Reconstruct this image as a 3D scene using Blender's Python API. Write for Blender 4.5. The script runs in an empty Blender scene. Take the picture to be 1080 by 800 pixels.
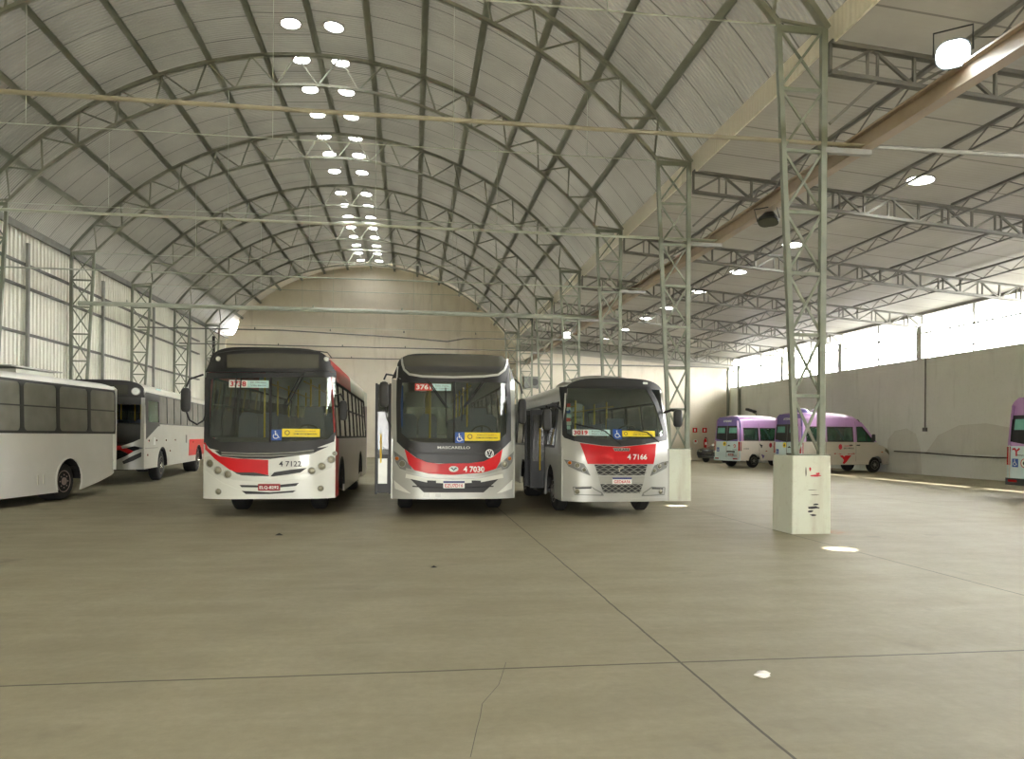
import bpy, bmesh, math, random
from mathutils import Vector, Matrix
random.seed(7)
C = bpy.context.scene
COL = C.collection
PI = math.pi

# ------------------------------------------------------------------ camera
CAM_F, CAM_YAW, CAM_ROLL, CAM_CY, CAM_H = 780.5, .1332, .0067, 460.3, 1.515
cd = bpy.data.cameras.new('camera')
cd.sensor_width = 36.0
cd.lens = CAM_F / 1080 * 36
cd.shift_y = (CAM_CY - 400) / 1080
cd.clip_end = 500
cam = bpy.data.objects.new('camera', cd)
COL.objects.link(cam)
cam.matrix_world = (Matrix.Translation((0, 0, CAM_H)) @ Matrix.Rotation(-CAM_YAW, 4, 'Z')
                    @ Matrix.Rotation(PI / 2, 4, 'X') @ Matrix.Rotation(CAM_ROLL, 4, 'Z'))
C.camera = cam

# ------------------------------------------------------------------ sky, sun, exposure
SKY_STRENGTH = 34.0
SUN_STRENGTH = 75.0
w = bpy.data.worlds.new('sky')
C.world = w
w.use_nodes = True
bg = w.node_tree.nodes['Background']
bg.inputs[0].default_value = (1.0, 0.985, 0.95, 1)
bg.inputs[1].default_value = SKY_STRENGTH
sd = bpy.data.lights.new('sun', 'SUN')
sd.energy = SUN_STRENGTH
sd.angle = math.radians(.6)
sd.color = (1.0, .955, .87)
sun = bpy.data.objects.new('sun', sd)
COL.objects.link(sun)
sun.location = (40, -40, 60)
sun.rotation_euler = Vector((-6.25, 5.7, -7.78)).to_track_quat('-Z', 'Y').to_euler()
def portal(name, loc, sx, sy, direction):
    ld = bpy.data.lights.new(name, 'AREA')
    ld.shape = 'RECTANGLE'
    ld.size, ld.size_y = sx, sy
    ld.energy = 1
    ld.cycles.is_portal = True
    o = bpy.data.objects.new(name, ld)
    COL.objects.link(o)
    o.location = loc
    o.rotation_euler = Vector(direction).to_track_quat('-Z', 'Z').to_euler()
portal('clerestory_daylight', (21.9, 22, 6.0), 53, 2.0, (-1, 0, 0))
portal('gateway_daylight', (-1.0, -5.0, 1.3), 4, 2.6, (0, 1, 0))
C.view_settings.view_transform = 'Standard'
C.view_settings.look = 'None'
C.view_settings.exposure = 0.6
C.view_settings.gamma = 1.0
C.view_settings.use_curve_mapping = False
try:
    C.cycles.max_bounces = 14
    C.cycles.diffuse_bounces = 8
    C.cycles.glossy_bounces = 4
    C.cycles.transparent_max_bounces = 24
    C.cycles.transmission_bounces = 8
    C.cycles.use_denoising = True
    C.cycles.sample_clamp_indirect = 12
    C.cycles.caustics_reflective = False
    C.cycles.caustics_refractive = False
except Exception:
    pass

# ------------------------------------------------------------------ main dimensions of the building
BAY, Y0 = 6.0, 11.39
FR = [Y0 + BAY * k for k in range(-2, 8)]          # steel frames, front to back
XR, XL = 6.71, -12.65                               # outer column faces of the vaulted hall
XM = (XR + XL) / 2
ZC = 8.25                                           # column tops
RO = 11.94
ZO = 13.2 - RO                                      # centre of the vault's circle
HALF = math.asin((XR - XM) / RO)
XW, ZW = 21.7, 5.0                                  # wall of the side hall
YB, YSB = 53.0, 48.6
YF = -5.0
NP = 14                                             # purlin spacings over the vault

# ------------------------------------------------------------------ materials
def lin(h):
    h = h.lstrip('#')
    v = [int(h[i:i + 2], 16) / 255 for i in (0, 2, 4)]
    return [c / 12.92 if c <= .04045 else ((c + .055) / 1.055) ** 2.4 for c in v]

def mat(name, hexcol, rough=.5, metal=0.0, var=.06, scale=6.0, bump=0.0, bscale=40.0, coat=0.0, spec=.5):
    m = bpy.data.materials.new(name)
    m.use_nodes = True
    nt = m.node_tree
    b = nt.nodes['Principled BSDF']
    c = lin(hexcol)
    tc = nt.nodes.new('ShaderNodeTexCoord')
    n = nt.nodes.new('ShaderNodeTexNoise')
    n.inputs['Scale'].default_value = scale
    n.inputs['Detail'].default_value = 5
    nt.links.new(tc.outputs['Object'], n.inputs['Vector'])
    r = nt.nodes.new('ShaderNodeValToRGB')
    r.color_ramp.elements[0].position = .3
    r.color_ramp.elements[1].position = .7
    r.color_ramp.elements[0].color = [x * (1 - var) for x in c] + [1]
    r.color_ramp.elements[1].color = [min(1, x * (1 + var)) for x in c] + [1]
    nt.links.new(n.outputs['Fac'], r.inputs['Fac'])
    nt.links.new(r.outputs['Color'], b.inputs['Base Color'])
    b.inputs['Roughness'].default_value = rough
    b.inputs['Metallic'].default_value = metal
    b.inputs['Coat Weight'].default_value = coat
    b.inputs['Specular IOR Level'].default_value = spec
    if bump:
        n2 = nt.nodes.new('ShaderNodeTexNoise')
        n2.inputs['Scale'].default_value = bscale
        nt.links.new(tc.outputs['Object'], n2.inputs['Vector'])
        bp = nt.nodes.new('ShaderNodeBump')
        bp.inputs['Strength'].default_value = bump
        bp.inputs['Distance'].default_value = .02
        nt.links.new(n2.outputs['Fac'], bp.inputs['Height'])
        nt.links.new(bp.outputs['Normal'], b.inputs['Normal'])
    return m

def glass(name, tint, refl=1.0, rough=.02, reflect_veil=0.0):
    m = bpy.data.materials.new(name)
    m.use_nodes = True
    nt = m.node_tree
    nt.nodes.remove(nt.nodes['Principled BSDF'])
    out = nt.nodes['Material Output']
    tr = nt.nodes.new('ShaderNodeBsdfTransparent')
    tr.inputs[0].default_value = lin(tint) + [1]
    gl = nt.nodes.new('ShaderNodeBsdfGlossy')
    gl.inputs['Roughness'].default_value = rough
    fr = nt.nodes.new('ShaderNodeLayerWeight')
    fr.inputs['Blend'].default_value = .25
    mul = nt.nodes.new('ShaderNodeMath')
    mul.operation = 'MULTIPLY'
    mul.inputs[1].default_value = refl
    nt.links.new(fr.outputs['Fresnel'], mul.inputs[0])
    mx = nt.nodes.new('ShaderNodeMixShader')
    nt.links.new(mul.outputs[0], mx.inputs[0])
    nt.links.new(tr.outputs[0], mx.inputs[1])
    nt.links.new(gl.outputs[0], mx.inputs[2])
    if reflect_veil:  # pale diffuse veil mixed in, standing in for reflections of the hall
        df = nt.nodes.new('ShaderNodeBsdfDiffuse')
        df.inputs[0].default_value = lin('#CFCFC4') + [1]
        tc = nt.nodes.new('ShaderNodeTexCoord')
        nz = nt.nodes.new('ShaderNodeTexNoise')
        nz.inputs['Scale'].default_value = 2.5
        nt.links.new(tc.outputs['Object'], nz.inputs['Vector'])
        mr = nt.nodes.new('ShaderNodeMapRange')
        mr.inputs[1].default_value, mr.inputs[2].default_value = .3, .7
        mr.inputs[3].default_value, mr.inputs[4].default_value = reflect_veil * .9, reflect_veil * 1.1
        nt.links.new(nz.outputs['Fac'], mr.inputs[0])
        m2 = nt.nodes.new('ShaderNodeMixShader')
        nt.links.new(mr.outputs[0], m2.inputs[0])
        nt.links.new(mx.outputs[0], m2.inputs[1])
        nt.links.new(df.outputs[0], m2.inputs[2])
        mx = m2
    nt.links.new(mx.outputs[0], out.inputs['Surface'])
    return m

def emit(name, col, strength):
    m = bpy.data.materials.new(name)
    m.use_nodes = True
    b = m.node_tree.nodes['Principled BSDF']
    b.inputs['Base Color'].default_value = (.8, .8, .8, 1)
    b.inputs['Emission Color'].default_value = lin(col) + [1]
    b.inputs['Emission Strength'].default_value = strength
    return m

class NT:
    """small node-graph helper"""
    def __init__(s, m):
        s.nt = m.node_tree
    def n(s, t, **k):
        o = s.nt.nodes.new(t)
        for a, v in k.items():
            setattr(o, a, v)
        return o
    def l(s, a, b):
        s.nt.links.new(a, b)
    def math(s, op, a, b=None, c=None):
        o = s.n('ShaderNodeMath', operation=op)
        for i, v in enumerate((a, b, c)):
            if v is None:
                continue
            if isinstance(v, (int, float)):
                o.inputs[i].default_value = v
            else:
                s.l(v, o.inputs[i])
        return o.outputs[0]
    def mix(s, f, a, b):
        o = s.n('ShaderNodeMix', data_type='RGBA')
        for sock, v in ((o.inputs[0], f), (o.inputs[6], a), (o.inputs[7], b)):
            if isinstance(v, (int, float)):
                sock.default_value = v
            elif isinstance(v, (list, tuple)):
                sock.default_value = list(v)[:3] + [1]
            else:
                s.l(v, sock)
        return o.outputs[2]
    def noise(s, vec, scale, detail=5, rough=.55):
        o = s.n('ShaderNodeTexNoise')
        o.inputs['Scale'].default_value = scale
        o.inputs['Detail'].default_value = detail
        o.inputs['Roughness'].default_value = rough
        s.l(vec, o.inputs['Vector'])
        return o.outputs['Fac']
    def ramp(s, f, a, b):
        o = s.n('ShaderNodeMapRange')
        o.inputs[1].default_value = a
        o.inputs[2].default_value = b
        s.l(f, o.inputs[0])
        return o.outputs[0]

def floor_mat():
    m = bpy.data.materials.new('concrete_floor')
    m.use_nodes = True
    g = NT(m)
    b = m.node_tree.nodes['Principled BSDF']
    tc = g.n('ShaderNodeTexCoord')
    P = tc.outputs['Object']
    sx = g.n('ShaderNodeSeparateXYZ')
    g.l(P, sx.inputs[0])
    big = g.ramp(g.noise(P, .22, 6, .6), .35, .68)
    mid = g.ramp(g.noise(P, 1.3, 8, .65), .35, .7)
    fine = g.ramp(g.noise(P, 14, 6, .7), .3, .75)
    mp = g.n('ShaderNodeMapping')
    mp.inputs['Scale'].default_value = (.5, 2.4, 1)
    mp.inputs['Rotation'].default_value = (0, 0, .5)
    g.l(P, mp.inputs[0])
    sweep = g.ramp(g.noise(mp.outputs[0], 1.1, 7, .7), .45, .75)
    c = g.mix(big, lin('#9A947C'), lin('#88816A'))
    c = g.mix(g.math('MULTIPLY', mid, .5), c, lin('#746E58'))
    c = g.mix(g.math('MULTIPLY', sweep, .5), c, lin('#A69F88'))
    c = g.mix(g.math('MULTIPLY', fine, .32), c, lin('#6A6552'))
    # oil and tyre stains
    st = g.ramp(g.noise(P, .9, 4, .5), .66, .76)
    c = g.mix(g.math('MULTIPLY', st, .55), c, lin('#4E4A40'))
    # joints sawn into the slab
    wob = g.math('MULTIPLY', g.math('SUBTRACT', g.noise(P, 2.0, 3), .5), .03)
    jm = None
    for ax, pos, wd in ((0, 1.80, .009), (0, 5.93, .010), (1, 4.80, .011), (0, -10.5, .012), (0, 12.1, .010)):
        d = g.math('ABSOLUTE', g.math('SUBTRACT', g.math('ADD', sx.outputs[ax], wob), pos))
        k = g.math('LESS_THAN', d, wd)
        jm = k if jm is None else g.math('MAXIMUM', jm, k)
    c = g.mix(g.math('MULTIPLY', jm, .8), c, lin('#38342B'))
    # red brick powder by the second pier
    vm = g.n('ShaderNodeVectorMath', operation='DISTANCE')
    g.l(P, vm.inputs[0])
    vm.inputs[1].default_value = (6.75, 11.25, 0)
    rd = g.math('MULTIPLY', g.ramp(vm.outputs['Value'], .42, .1), g.ramp(g.noise(P, 9, 5), .42, .6))
    c = g.mix(g.math('MULTIPLY', rd, .7), c, lin('#9A5A34'))
    g.l(c, b.inputs['Base Color'])
    b.inputs['Roughness'].default_value = .62
    b.inputs['Specular IOR Level'].default_value = .35
    bp = g.n('ShaderNodeBump')
    bp.inputs['Strength'].default_value = .15
    bp.inputs['Distance'].default_value = .01
    g.l(fine, bp.inputs['Height'])
    g.l(bp.outputs['Normal'], b.inputs['Normal'])
    return m

def plaster_mat(name, base, dark, stain, height_lo=None):
    m = bpy.data.materials.new(name)
    m.use_nodes = True
    g = NT(m)
    b = m.node_tree.nodes['Principled BSDF']
    tc = g.n('ShaderNodeTexCoord')
    P = tc.outputs['Object']
    c = g.mix(g.ramp(g.noise(P, .35, 6, .6), .35, .7), lin(base), lin(dark))
    mp = g.n('ShaderNodeMapping')
    mp.inputs['Scale'].default_value = (1.6, 1.6, .25)
    g.l(P, mp.inputs[0])
    drip = g.ramp(g.noise(mp.outputs[0], .9, 7, .65), .55, .8)
    c = g.mix(g.math('MULTIPLY', drip, .5), c, lin(stain))
    c = g.mix(g.math('MULTIPLY', g.ramp(g.noise(P, 9, 5, .7), .55, .8), .25), c, lin(stain))
    g.l(c, b.inputs['Base Color'])
    b.inputs['Roughness'].default_value = .85
    return m

def sheet_mat(name, base, dark, period, axis, lap, lapdark=.55, bump=.6, glow=0.0, vaulted=False):
    """corrugated metal sheet: fine ribs along one axis, a darker lap line every few of them"""
    m = bpy.data.materials.new(name)
    m.use_nodes = True
    g = NT(m)
    b = m.node_tree.nodes['Principled BSDF']
    tc = g.n('ShaderNodeTexCoord')
    P = tc.outputs['Object']
    sx = g.n('ShaderNodeSeparateXYZ')
    g.l(P, sx.inputs[0])
    a = sx.outputs[axis]
    o = sx.outputs[1 - axis] if axis < 2 else sx.outputs[0]
    wv = g.math('SINE', g.math('MULTIPLY', a, 2 * PI / period))
    if vaulted:
        ang = g.math('ARCTAN2', g.math('SUBTRACT', sx.outputs[0], XM), g.math('SUBTRACT', sx.outputs[2], ZO))
        sh = g.math('MULTIPLY', g.math('FLOOR', g.math('MULTIPLY', ang, NP / (2 * HALF))), .17)
    else:
        sh = g.math('MULTIPLY', o, 0.0)
    ph = g.math('FRACT', g.math('DIVIDE', g.math('ADD', a, sh), lap))
    k = g.math('LESS_THAN', ph, .032)
    c = g.mix(g.ramp(g.noise(P, .5, 6, .6), .3, .7), lin(base), lin(dark))
    mp = g.n('ShaderNodeMapping')
    mp.inputs['Scale'].default_value = (3, .6, 1) if axis == 0 else (.6, 3, 1)
    g.l(P, mp.inputs[0])
    c = g.mix(g.math('MULTIPLY', g.ramp(g.noise(mp.outputs[0], 1.2, 5), .5, .8), .25), c, lin(dark))
    c = g.mix(g.math('MULTIPLY', k, lapdark), c, lin('#34342C'))
    g.l(c, b.inputs['Base Color'])
    b.inputs['Roughness'].default_value = .55
    if glow:
        # added light let through the sheets, to brighten roofs, fascia and halls
        tl = g.n('ShaderNodeBsdfTranslucent')
        g.l(c, tl.inputs['Color'])
        mx = g.n('ShaderNodeMixShader')
        mx.inputs[0].default_value = glow
        g.l(b.outputs[0], mx.inputs[1])
        g.l(tl.outputs[0], mx.inputs[2])
        g.l(mx.outputs[0], m.node_tree.nodes['Material Output'].inputs['Surface'])
    bp = g.n('ShaderNodeBump')
    bp.inputs['Strength'].default_value = bump
    bp.inputs['Distance'].default_value = .03
    g.l(wv, bp.inputs['Height'])
    g.l(bp.outputs['Normal'], b.inputs['Normal'])
    return m

M = {}
M['floor'] = floor_mat()
M['vault'] = sheet_mat('vault_sheet', '#9E9D93', '#8A897F', .11, 1, 1.12, .8, .4, .006, True)
M['sideroof'] = sheet_mat('side_roof_sheet', '#A6A398', '#949186', .13, 1, 1.5, .6, .06, .004)
M['fascia'] = sheet_mat('eave_fascia_sheet', '#F4EEDE', '#EAE2CE', .12, 1, 9.0, .2, .3, .007)
M['wallsheet'] = mat('wall_sheet', '#E9E8DD', .5, 0, .08, .7)
M['backwall'] = plaster_mat('back_wall_plaster', '#F1EADB', '#E2D9C6', '#AB9D85')
M['sidewall'] = plaster_mat('side_wall_plaster', '#EFF2EC', '#E2E5DE', '#B0B1A8')
M['sideback'] = plaster_mat('side_back_plaster', '#D3CCBC', '#C4BCAA', '#9A8F7B')
M['pier'] = plaster_mat('pier_plaster', '#D5DACA', '#C6C9B6', '#8A6B50')
M['steelgreen'] = mat('green_painted_steel', '#818778', .45, .1, .14, 3)
M['steelarch'] = mat('grey_green_truss_steel', '#8B8D7F', .5, .1, .14, 3)
M['sidesteel'] = mat('brown_grey_truss_steel', '#63625A', .55, .1, .14, 3)
M['steelgrey'] = mat('grey_painted_steel', '#8C8C86', .5, .1, .14, 3)
M['steeldark'] = mat('dark_painted_steel', '#6E6E68', .5, .1, .14, 3)
M['steeltan'] = mat('tan_painted_steel', '#A08F78', .5, .1, .12, 2)
M['tiegreen'] = mat('pale_green_tube', '#BAC0B2', .4, .2, .1, 3)
M['tietan'] = mat('tan_tube', '#9E9885', .5, .1, .1, 3)
M['purlin'] = mat('purlin_steel', '#84887B', .5, .1, .12, 2)
M['cable'] = mat('cable', '#4A473E', .6)
M['white'] = mat('white_paint', '#D6D8CE', .32, 0, .02, 2, coat=.25)
M['fleetwhite'] = mat('plain_white_paint', '#F2F3EC', .3, 0, .02, 2, coat=.3)
M['shadedside'] = mat('shaded_side_paint', '#A89A97', .4, 0, .04, 2, coat=.4)  # mauve grey has the shade between the buses painted into it
M['offwhite'] = mat('cream_paint', '#D9D9CC', .35, 0, .03, 1.5, coat=.3)
M['silver'] = mat('silver_paint', '#AAABA4', .38, .25, .03, 3, coat=.2)
M['silver2'] = mat('dull_silver_paint', '#C8CAC0', .35, .15, .03, 3, coat=.3)
M['red'] = mat('red_paint', '#C40C16', .38, 0, .04, 3, coat=.15, spec=.3)
M['darkred'] = mat('plate_red', '#8E1018', .4)
M['black'] = mat('black_gloss', '#1A1C1D', .38, 0, .1, 5, coat=.0, spec=.4)
M['rubber'] = mat('black_rubber', '#1B1B1A', .75, 0, .15, 8)
M['grille'] = mat('black_plastic', '#232423', .5, 0, .1, 8)
M['grey'] = mat('grey_plastic', '#6F716C', .45, 0, .06, 6)
M['trim'] = mat('grey_trim', '#9A9B93', .35, .4, .05, 6)
M['display'] = mat('display_glass', '#46473F', .15, 0, .05, 4, coat=.6)
M['chrome'] = mat('chrome', '#D8D8D4', .15, .9, .03, 8)
M['lens'] = mat('lamp_lens', '#8D8A76', .12, .3, .08, 30, coat=.6)
M['amber'] = mat('amber_lens', '#C86A1E', .2, 0, .06, 20, coat=.5)
M['redlens'] = mat('red_lens', '#A8161A', .2, 0, .06, 20, coat=.5)
M['yellow'] = mat('yellow_sticker', '#EBD21E', .45, 0, .03, 10)
M['blue'] = mat('blue_sticker', '#1E4FA0', .45, 0, .03, 10)
M['navy'] = mat('navy_print', '#23306E', .45)
M['signwhite'] = mat('sign_white', '#E8ECE6', .5, 0, .02, 10)
M['signblue'] = mat('sign_pale_blue', '#BFE0DC', .5, 0, .05, 10)
M['signred'] = mat('sign_red', '#D04038', .5, 0, .03, 10)
M['ink'] = mat('dark_print', '#22242A', .5)
M['printred'] = mat('red_print', '#C02636', .45)
M['pole'] = mat('yellow_pole', '#D9B61E', .35, 0, .04, 8, coat=.3)
M['seat'] = mat('seat_fabric', '#6A7080', .8, 0, .12, 30)
M['interior'] = mat('interior_lining', '#B5B2A6', .6, 0, .06, 4)
M['dash'] = mat('dashboard_plastic', '#3C3E3C', .55, 0, .08, 8)
M['under'] = mat('underbody', '#1C1B19', .8, 0, .15, 6)
M['hub'] = mat('wheel_hub', '#8F8C84', .4, .5, .08, 12)
M['hubrust'] = mat('painted_wheel_hub', '#A08F86', .5, .2, .1, 10)
M['lilac'] = mat('lilac_paint', '#B48CC0', .3, 0, .03, 2, coat=.5)
M['purple'] = mat('purple_paint', '#6E5CA6', .3, 0, .04, 2, coat=.5)
M['vanwhite'] = mat('van_white_paint', '#E6E0D6', .3, 0, .02, 2, coat=.5)
M['vansilver'] = mat('van_silver_paint', '#C4BEB0', .32, .1, .03, 2, coat=.5)
M['vanblue'] = mat('van_pale_blue_paint', '#CFE2E4', .3, 0, .02, 2, coat=.5)
M['carpaint'] = mat('dark_car_paint', '#2A2A2C', .25, .2, .05, 3, coat=.6)
M['glass'] = glass('clear_pane', '#E4ECE6', 1.2, .02, .42)
M['screen'] = glass('windscreen_glass', '#EAF2EC', 1.0, .02, .05)
M['tinted'] = glass('tinted_pane', '#A9B2AB', 1.0, .02, .10)
M['smoked'] = glass('smoked_pane', '#8A8C82', 1.0, .02, .26)
M['teal'] = glass('teal_pane', '#8CCDB6', .9, .02, .06)
M['dome'] = glass('clear_skylight_dome', '#F2F4F0', .4)
def milky(name):
    m = bpy.data.materials.new(name)
    m.use_nodes = True
    g = NT(m)
    tl = g.n('ShaderNodeBsdfTranslucent')
    tl.inputs['Color'].default_value = (.85, .88, .9, 1)
    g.l(tl.outputs[0], m.node_tree.nodes['Material Output'].inputs['Surface'])
    return m
M['milky'] = milky('milky_skylight_dome')
M['lamp'] = emit('lamp_face', '#EAF6FF', 60)
M['lampwarm'] = emit('distant_lamp_face', '#FFFFFF', 14)
M['paper'] = mat('crumpled_paper', '#D9D6CE', .7)

# ------------------------------------------------------------------ mesh helpers
class MB:
    def __init__(s):
        s.v, s.f = [], []
    def add(s, vs, fs):
        o = len(s.v)
        s.v += [tuple(p) for p in vs]
        s.f += [tuple(i + o for i in f) for f in fs]
        return s
    def box(s, x0, x1, y0, y1, z0, z1):
        vs = [(x, y, z) for z in (z0, z1) for y in (y0, y1) for x in (x0, x1)]
        return s.add(vs, [(0, 2, 3, 1), (4, 5, 7, 6), (0, 1, 5, 4), (2, 6, 7, 3), (0, 4, 6, 2), (1, 3, 7, 5)])
    def bar(s, p, q, w, h, up=(0, 0, 1)):
        p, q, up = Vector(p), Vector(q), Vector(up)
        d = (q - p).normalized()
        a = d.cross(up)
        if a.length < 1e-4:
            a = d.cross(Vector((0, 1, 0)))
        a.normalize()
        b = a.cross(d).normalized()
        vs = []
        for c in (p, q):
            for i, j in ((-1, -1), (1, -1), (1, 1), (-1, 1)):
                vs.append(c + a * (w / 2 * i) + b * (h / 2 * j))
        return s.add(vs, [(0, 3, 2, 1), (4, 5, 6, 7), (0, 1, 5, 4), (1, 2, 6, 5), (2, 3, 7, 6), (3, 0, 4, 7)])
    def channel(s, p, q, w, h, t=.012, up=(0, 0, 1)):
        """C section: web h tall, flanges w wide"""
        p, q, up = Vector(p), Vector(q), Vector(up)
        d = (q - p).normalized()
        a = d.cross(up)
        if a.length < 1e-4:
            a = d.cross(Vector((0, 1, 0)))
        a.normalize()
        b = a.cross(d).normalized()
        prof = [(-w / 2, -h / 2), (w / 2, -h / 2), (w / 2, -h / 2 + t), (-w / 2 + t, -h / 2 + t),
                (-w / 2 + t, h / 2 - t), (w / 2, h / 2 - t), (w / 2, h / 2), (-w / 2, h / 2)]
        vs = [c + a * x + b * y for c in (p, q) for x, y in prof]
        n = 8
        fs = [(i, (i + 1) % n, n + (i + 1) % n, n + i) for i in range(n)]
        fs += [tuple(reversed(range(n))), tuple(range(n, 2 * n))]
        return s.add(vs, fs)
    def tube(s, pts, r, n=8, cap=True):
        pts = [Vector(p) for p in pts]
        rings = []
        prev = None
        for i, p in enumerate(pts):
            d = (pts[min(i + 1, len(pts) - 1)] - pts[max(i - 1, 0)]).normalized()
            a = d.cross(Vector((0, 0, 1)))
            if a.length < 1e-3:
                a = d.cross(Vector((0, 1, 0)))
            a.normalize()
            if prev is not None and a.dot(prev) < 0:
                a = -a
            prev = a
            b = a.cross(d)
            rr = r[i] if isinstance(r, (list, tuple)) else r
            rings.append([p + a * rr * math.cos(2 * PI * k / n) + b * rr * math.sin(2 * PI * k / n) for k in range(n)])
        vs = [v for rg in rings for v in rg]
        fs = []
        for i in range(len(rings) - 1):
            for k in range(n):
                fs.append((i * n + k, i * n + (k + 1) % n, (i + 1) * n + (k + 1) % n, (i + 1) * n + k))
        if cap:
            fs.append(tuple(reversed(range(n))))
            fs.append(tuple(range((len(rings) - 1) * n, len(rings) * n)))
        return s.add(vs, fs)
    def lathe(s, prof, center, axis='x', n=28, close=False):
        """prof: (along, radius) pairs"""
        c = Vector(center)
        vs = []
        for a, r in prof:
            for k in range(n):
                t = 2 * PI * k / n
                u, v = r * math.cos(t), r * math.sin(t)
                vs.append(c + Vector({'x': (a, u, v), 'y': (u, a, v), 'z': (u, v, a)}[axis]))
        m = len(prof)
        fs = []
        for i in range(m - 1 if not close else m):
            j = (i + 1) % m
            for k in range(n):
                fs.append((i * n + k, i * n + (k + 1) % n, j * n + (k + 1) % n, j * n + k))
        if not close:
            fs.append(tuple(reversed(range(n))))
            fs.append(tuple(range((m - 1) * n, m * n)))
        return s.add(vs, fs)
    def loft(s, st, closed=False, cap=False):
        n = len(st[0])
        vs = [p for row in st for p in row]
        fs = []
        for i in range(len(st) - 1):
            for k in range(n if closed else n - 1):
                fs.append((i * n + k, i * n + (k + 1) % n, (i + 1) * n + (k + 1) % n, (i + 1) * n + k))
        if cap:
            fs.append(tuple(reversed(range(n))))
            fs.append(tuple(range((len(st) - 1) * n, len(st) * n)))
        return s.add(vs, fs)
    def conform(s, poly, fn, th=.02, off=0.0, cell=.16):
        """a panel with outline poly (u,v) laid on the curved surface fn(u,v,offset), th thick"""
        bm = bmesh.new()
        vs = [bm.verts.new((p[0], p[1], 0)) for p in poly]
        try:
            bm.faces.new(vs)
        except ValueError:
            bm.free()
            return s
        us, ws = [p[0] for p in poly], [p[1] for p in poly]
        if cell:
            for lo, hi, no in ((min(us), max(us), (1, 0, 0)), (min(ws), max(ws), (0, 1, 0))):
                k = int((hi - lo) / cell)
                for i in range(1, k + 1):
                    t = lo + (hi - lo) * i / (k + 1)
                    co = (t, 0, 0) if no[0] else (0, t, 0)
                    bmesh.ops.bisect_plane(bm, geom=bm.verts[:] + bm.edges[:] + bm.faces[:], plane_co=co, plane_no=no, dist=1e-5)
        bm.verts.ensure_lookup_table()
        bm.verts.index_update()
        P = [(v.co.x, v.co.y) for v in bm.verts]
        F = [[v.index for v in f.verts] for f in bm.faces]
        B = [(e.verts[0].index, e.verts[1].index) for e in bm.edges if len(e.link_faces) == 1]
        bm.free()
        n = len(P)
        V = [fn(u, v, off) for u, v in P] + [fn(u, v, off - th) for u, v in P]
        fs = [tuple(f) for f in F] + [tuple(i + n for i in reversed(f)) for f in F]
        fs += [(a, b, b + n, a + n) for a, b in B]
        return s.add(V, fs)
    def ring(s, outer, inner, fn, th=.03, off=0.0):
        n = len(inner)
        P = list(outer) + list(inner)
        V = [fn(u, v, off) for u, v in P] + [fn(u, v, off - th) for u, v in P]
        fs = []
        for i in range(n):
            j = (i + 1) % n
            fs.append((i, j, n + j, n + i))
            fs.append((2 * n + i, 3 * n + i, 3 * n + j, 2 * n + j))
            fs.append((n + i, n + j, 3 * n + j, 3 * n + i))
            fs.append((i, 2 * n + i, 2 * n + j, j))
        return s.add(V, fs)
    def disc(s, u, v, r, fn, th=.02, off=0.0, n=16, ru=None):
        return s.conform([(u + (ru or r) * math.cos(2 * PI * k / n), v + r * math.sin(2 * PI * k / n)) for k in range(n)], fn, th, off, 0)
    def mesh(s, name, m, smooth=True, angle=35):
        me = bpy.data.meshes.new(name)
        me.from_pydata(s.v, [], s.f)
        bm = bmesh.new()
        bm.from_mesh(me)
        bmesh.ops.remove_doubles(bm, verts=bm.verts, dist=1e-5)
        bmesh.ops.recalc_face_normals(bm, faces=bm.faces)
        bm.to_mesh(me)
        bm.free()
        me.materials.append(m)
        if smooth:
            for p in me.polygons:
                p.use_smooth = True
            me.set_sharp_from_angle(angle=math.radians(angle))
        return me
    def build(s, name, m, parent=None, smooth=True, angle=35):
        o = bpy.data.objects.new(name, s.mesh(name, m, smooth, angle))
        COL.objects.link(o)
        if parent is not None:
            o.parent = parent
        return o

def tag(o, label, cat, group=None, kind=None):
    o['label'] = label
    o['category'] = cat
    if group:
        o['group'] = group
    if kind:
        o['kind'] = kind
    return o

def thing(name, label, cat, loc=(0, 0, 0), rz=0.0, group=None):
    o = bpy.data.objects.new(name, None)
    o.empty_display_size = .2
    COL.objects.link(o)
    o.location = loc
    o.rotation_euler = (0, 0, rz)
    return tag(o, label, cat, group)

def struct(mb, name, m, label=None, cat=None, **k):
    o = mb.build(name, m, None, **k)
    o['kind'] = 'structure'
    if label:
        o['label'] = label
        o['category'] = cat or 'structure'
    return o

def dup(root, label, loc=None):
    r = root.copy()
    COL.objects.link(r)
    r['label'] = label
    if loc is not None:
        r.location = loc
    for ch in list(root.children):
        c = ch.copy()
        COL.objects.link(c)
        c.parent = r
        for g in ch.children:
            d = g.copy()
            COL.objects.link(d)
            d.parent = c
    return r

def rrect(u0, u1, v0, v1, r, n=5):
    """rounded rectangle, counter-clockwise from the lower right corner, and a matching plain outer loop"""
    pts = []
    for cx, cy, a0 in ((u1 - r, v0 + r, -PI / 2), (u1 - r, v1 - r, 0), (u0 + r, v1 - r, PI / 2), (u0 + r, v0 + r, PI)):
        for k in range(n + 1):
            a = a0 + PI / 2 * k / n
            pts.append((cx + r * math.cos(a), cy + r * math.sin(a)))
    return pts

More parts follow.
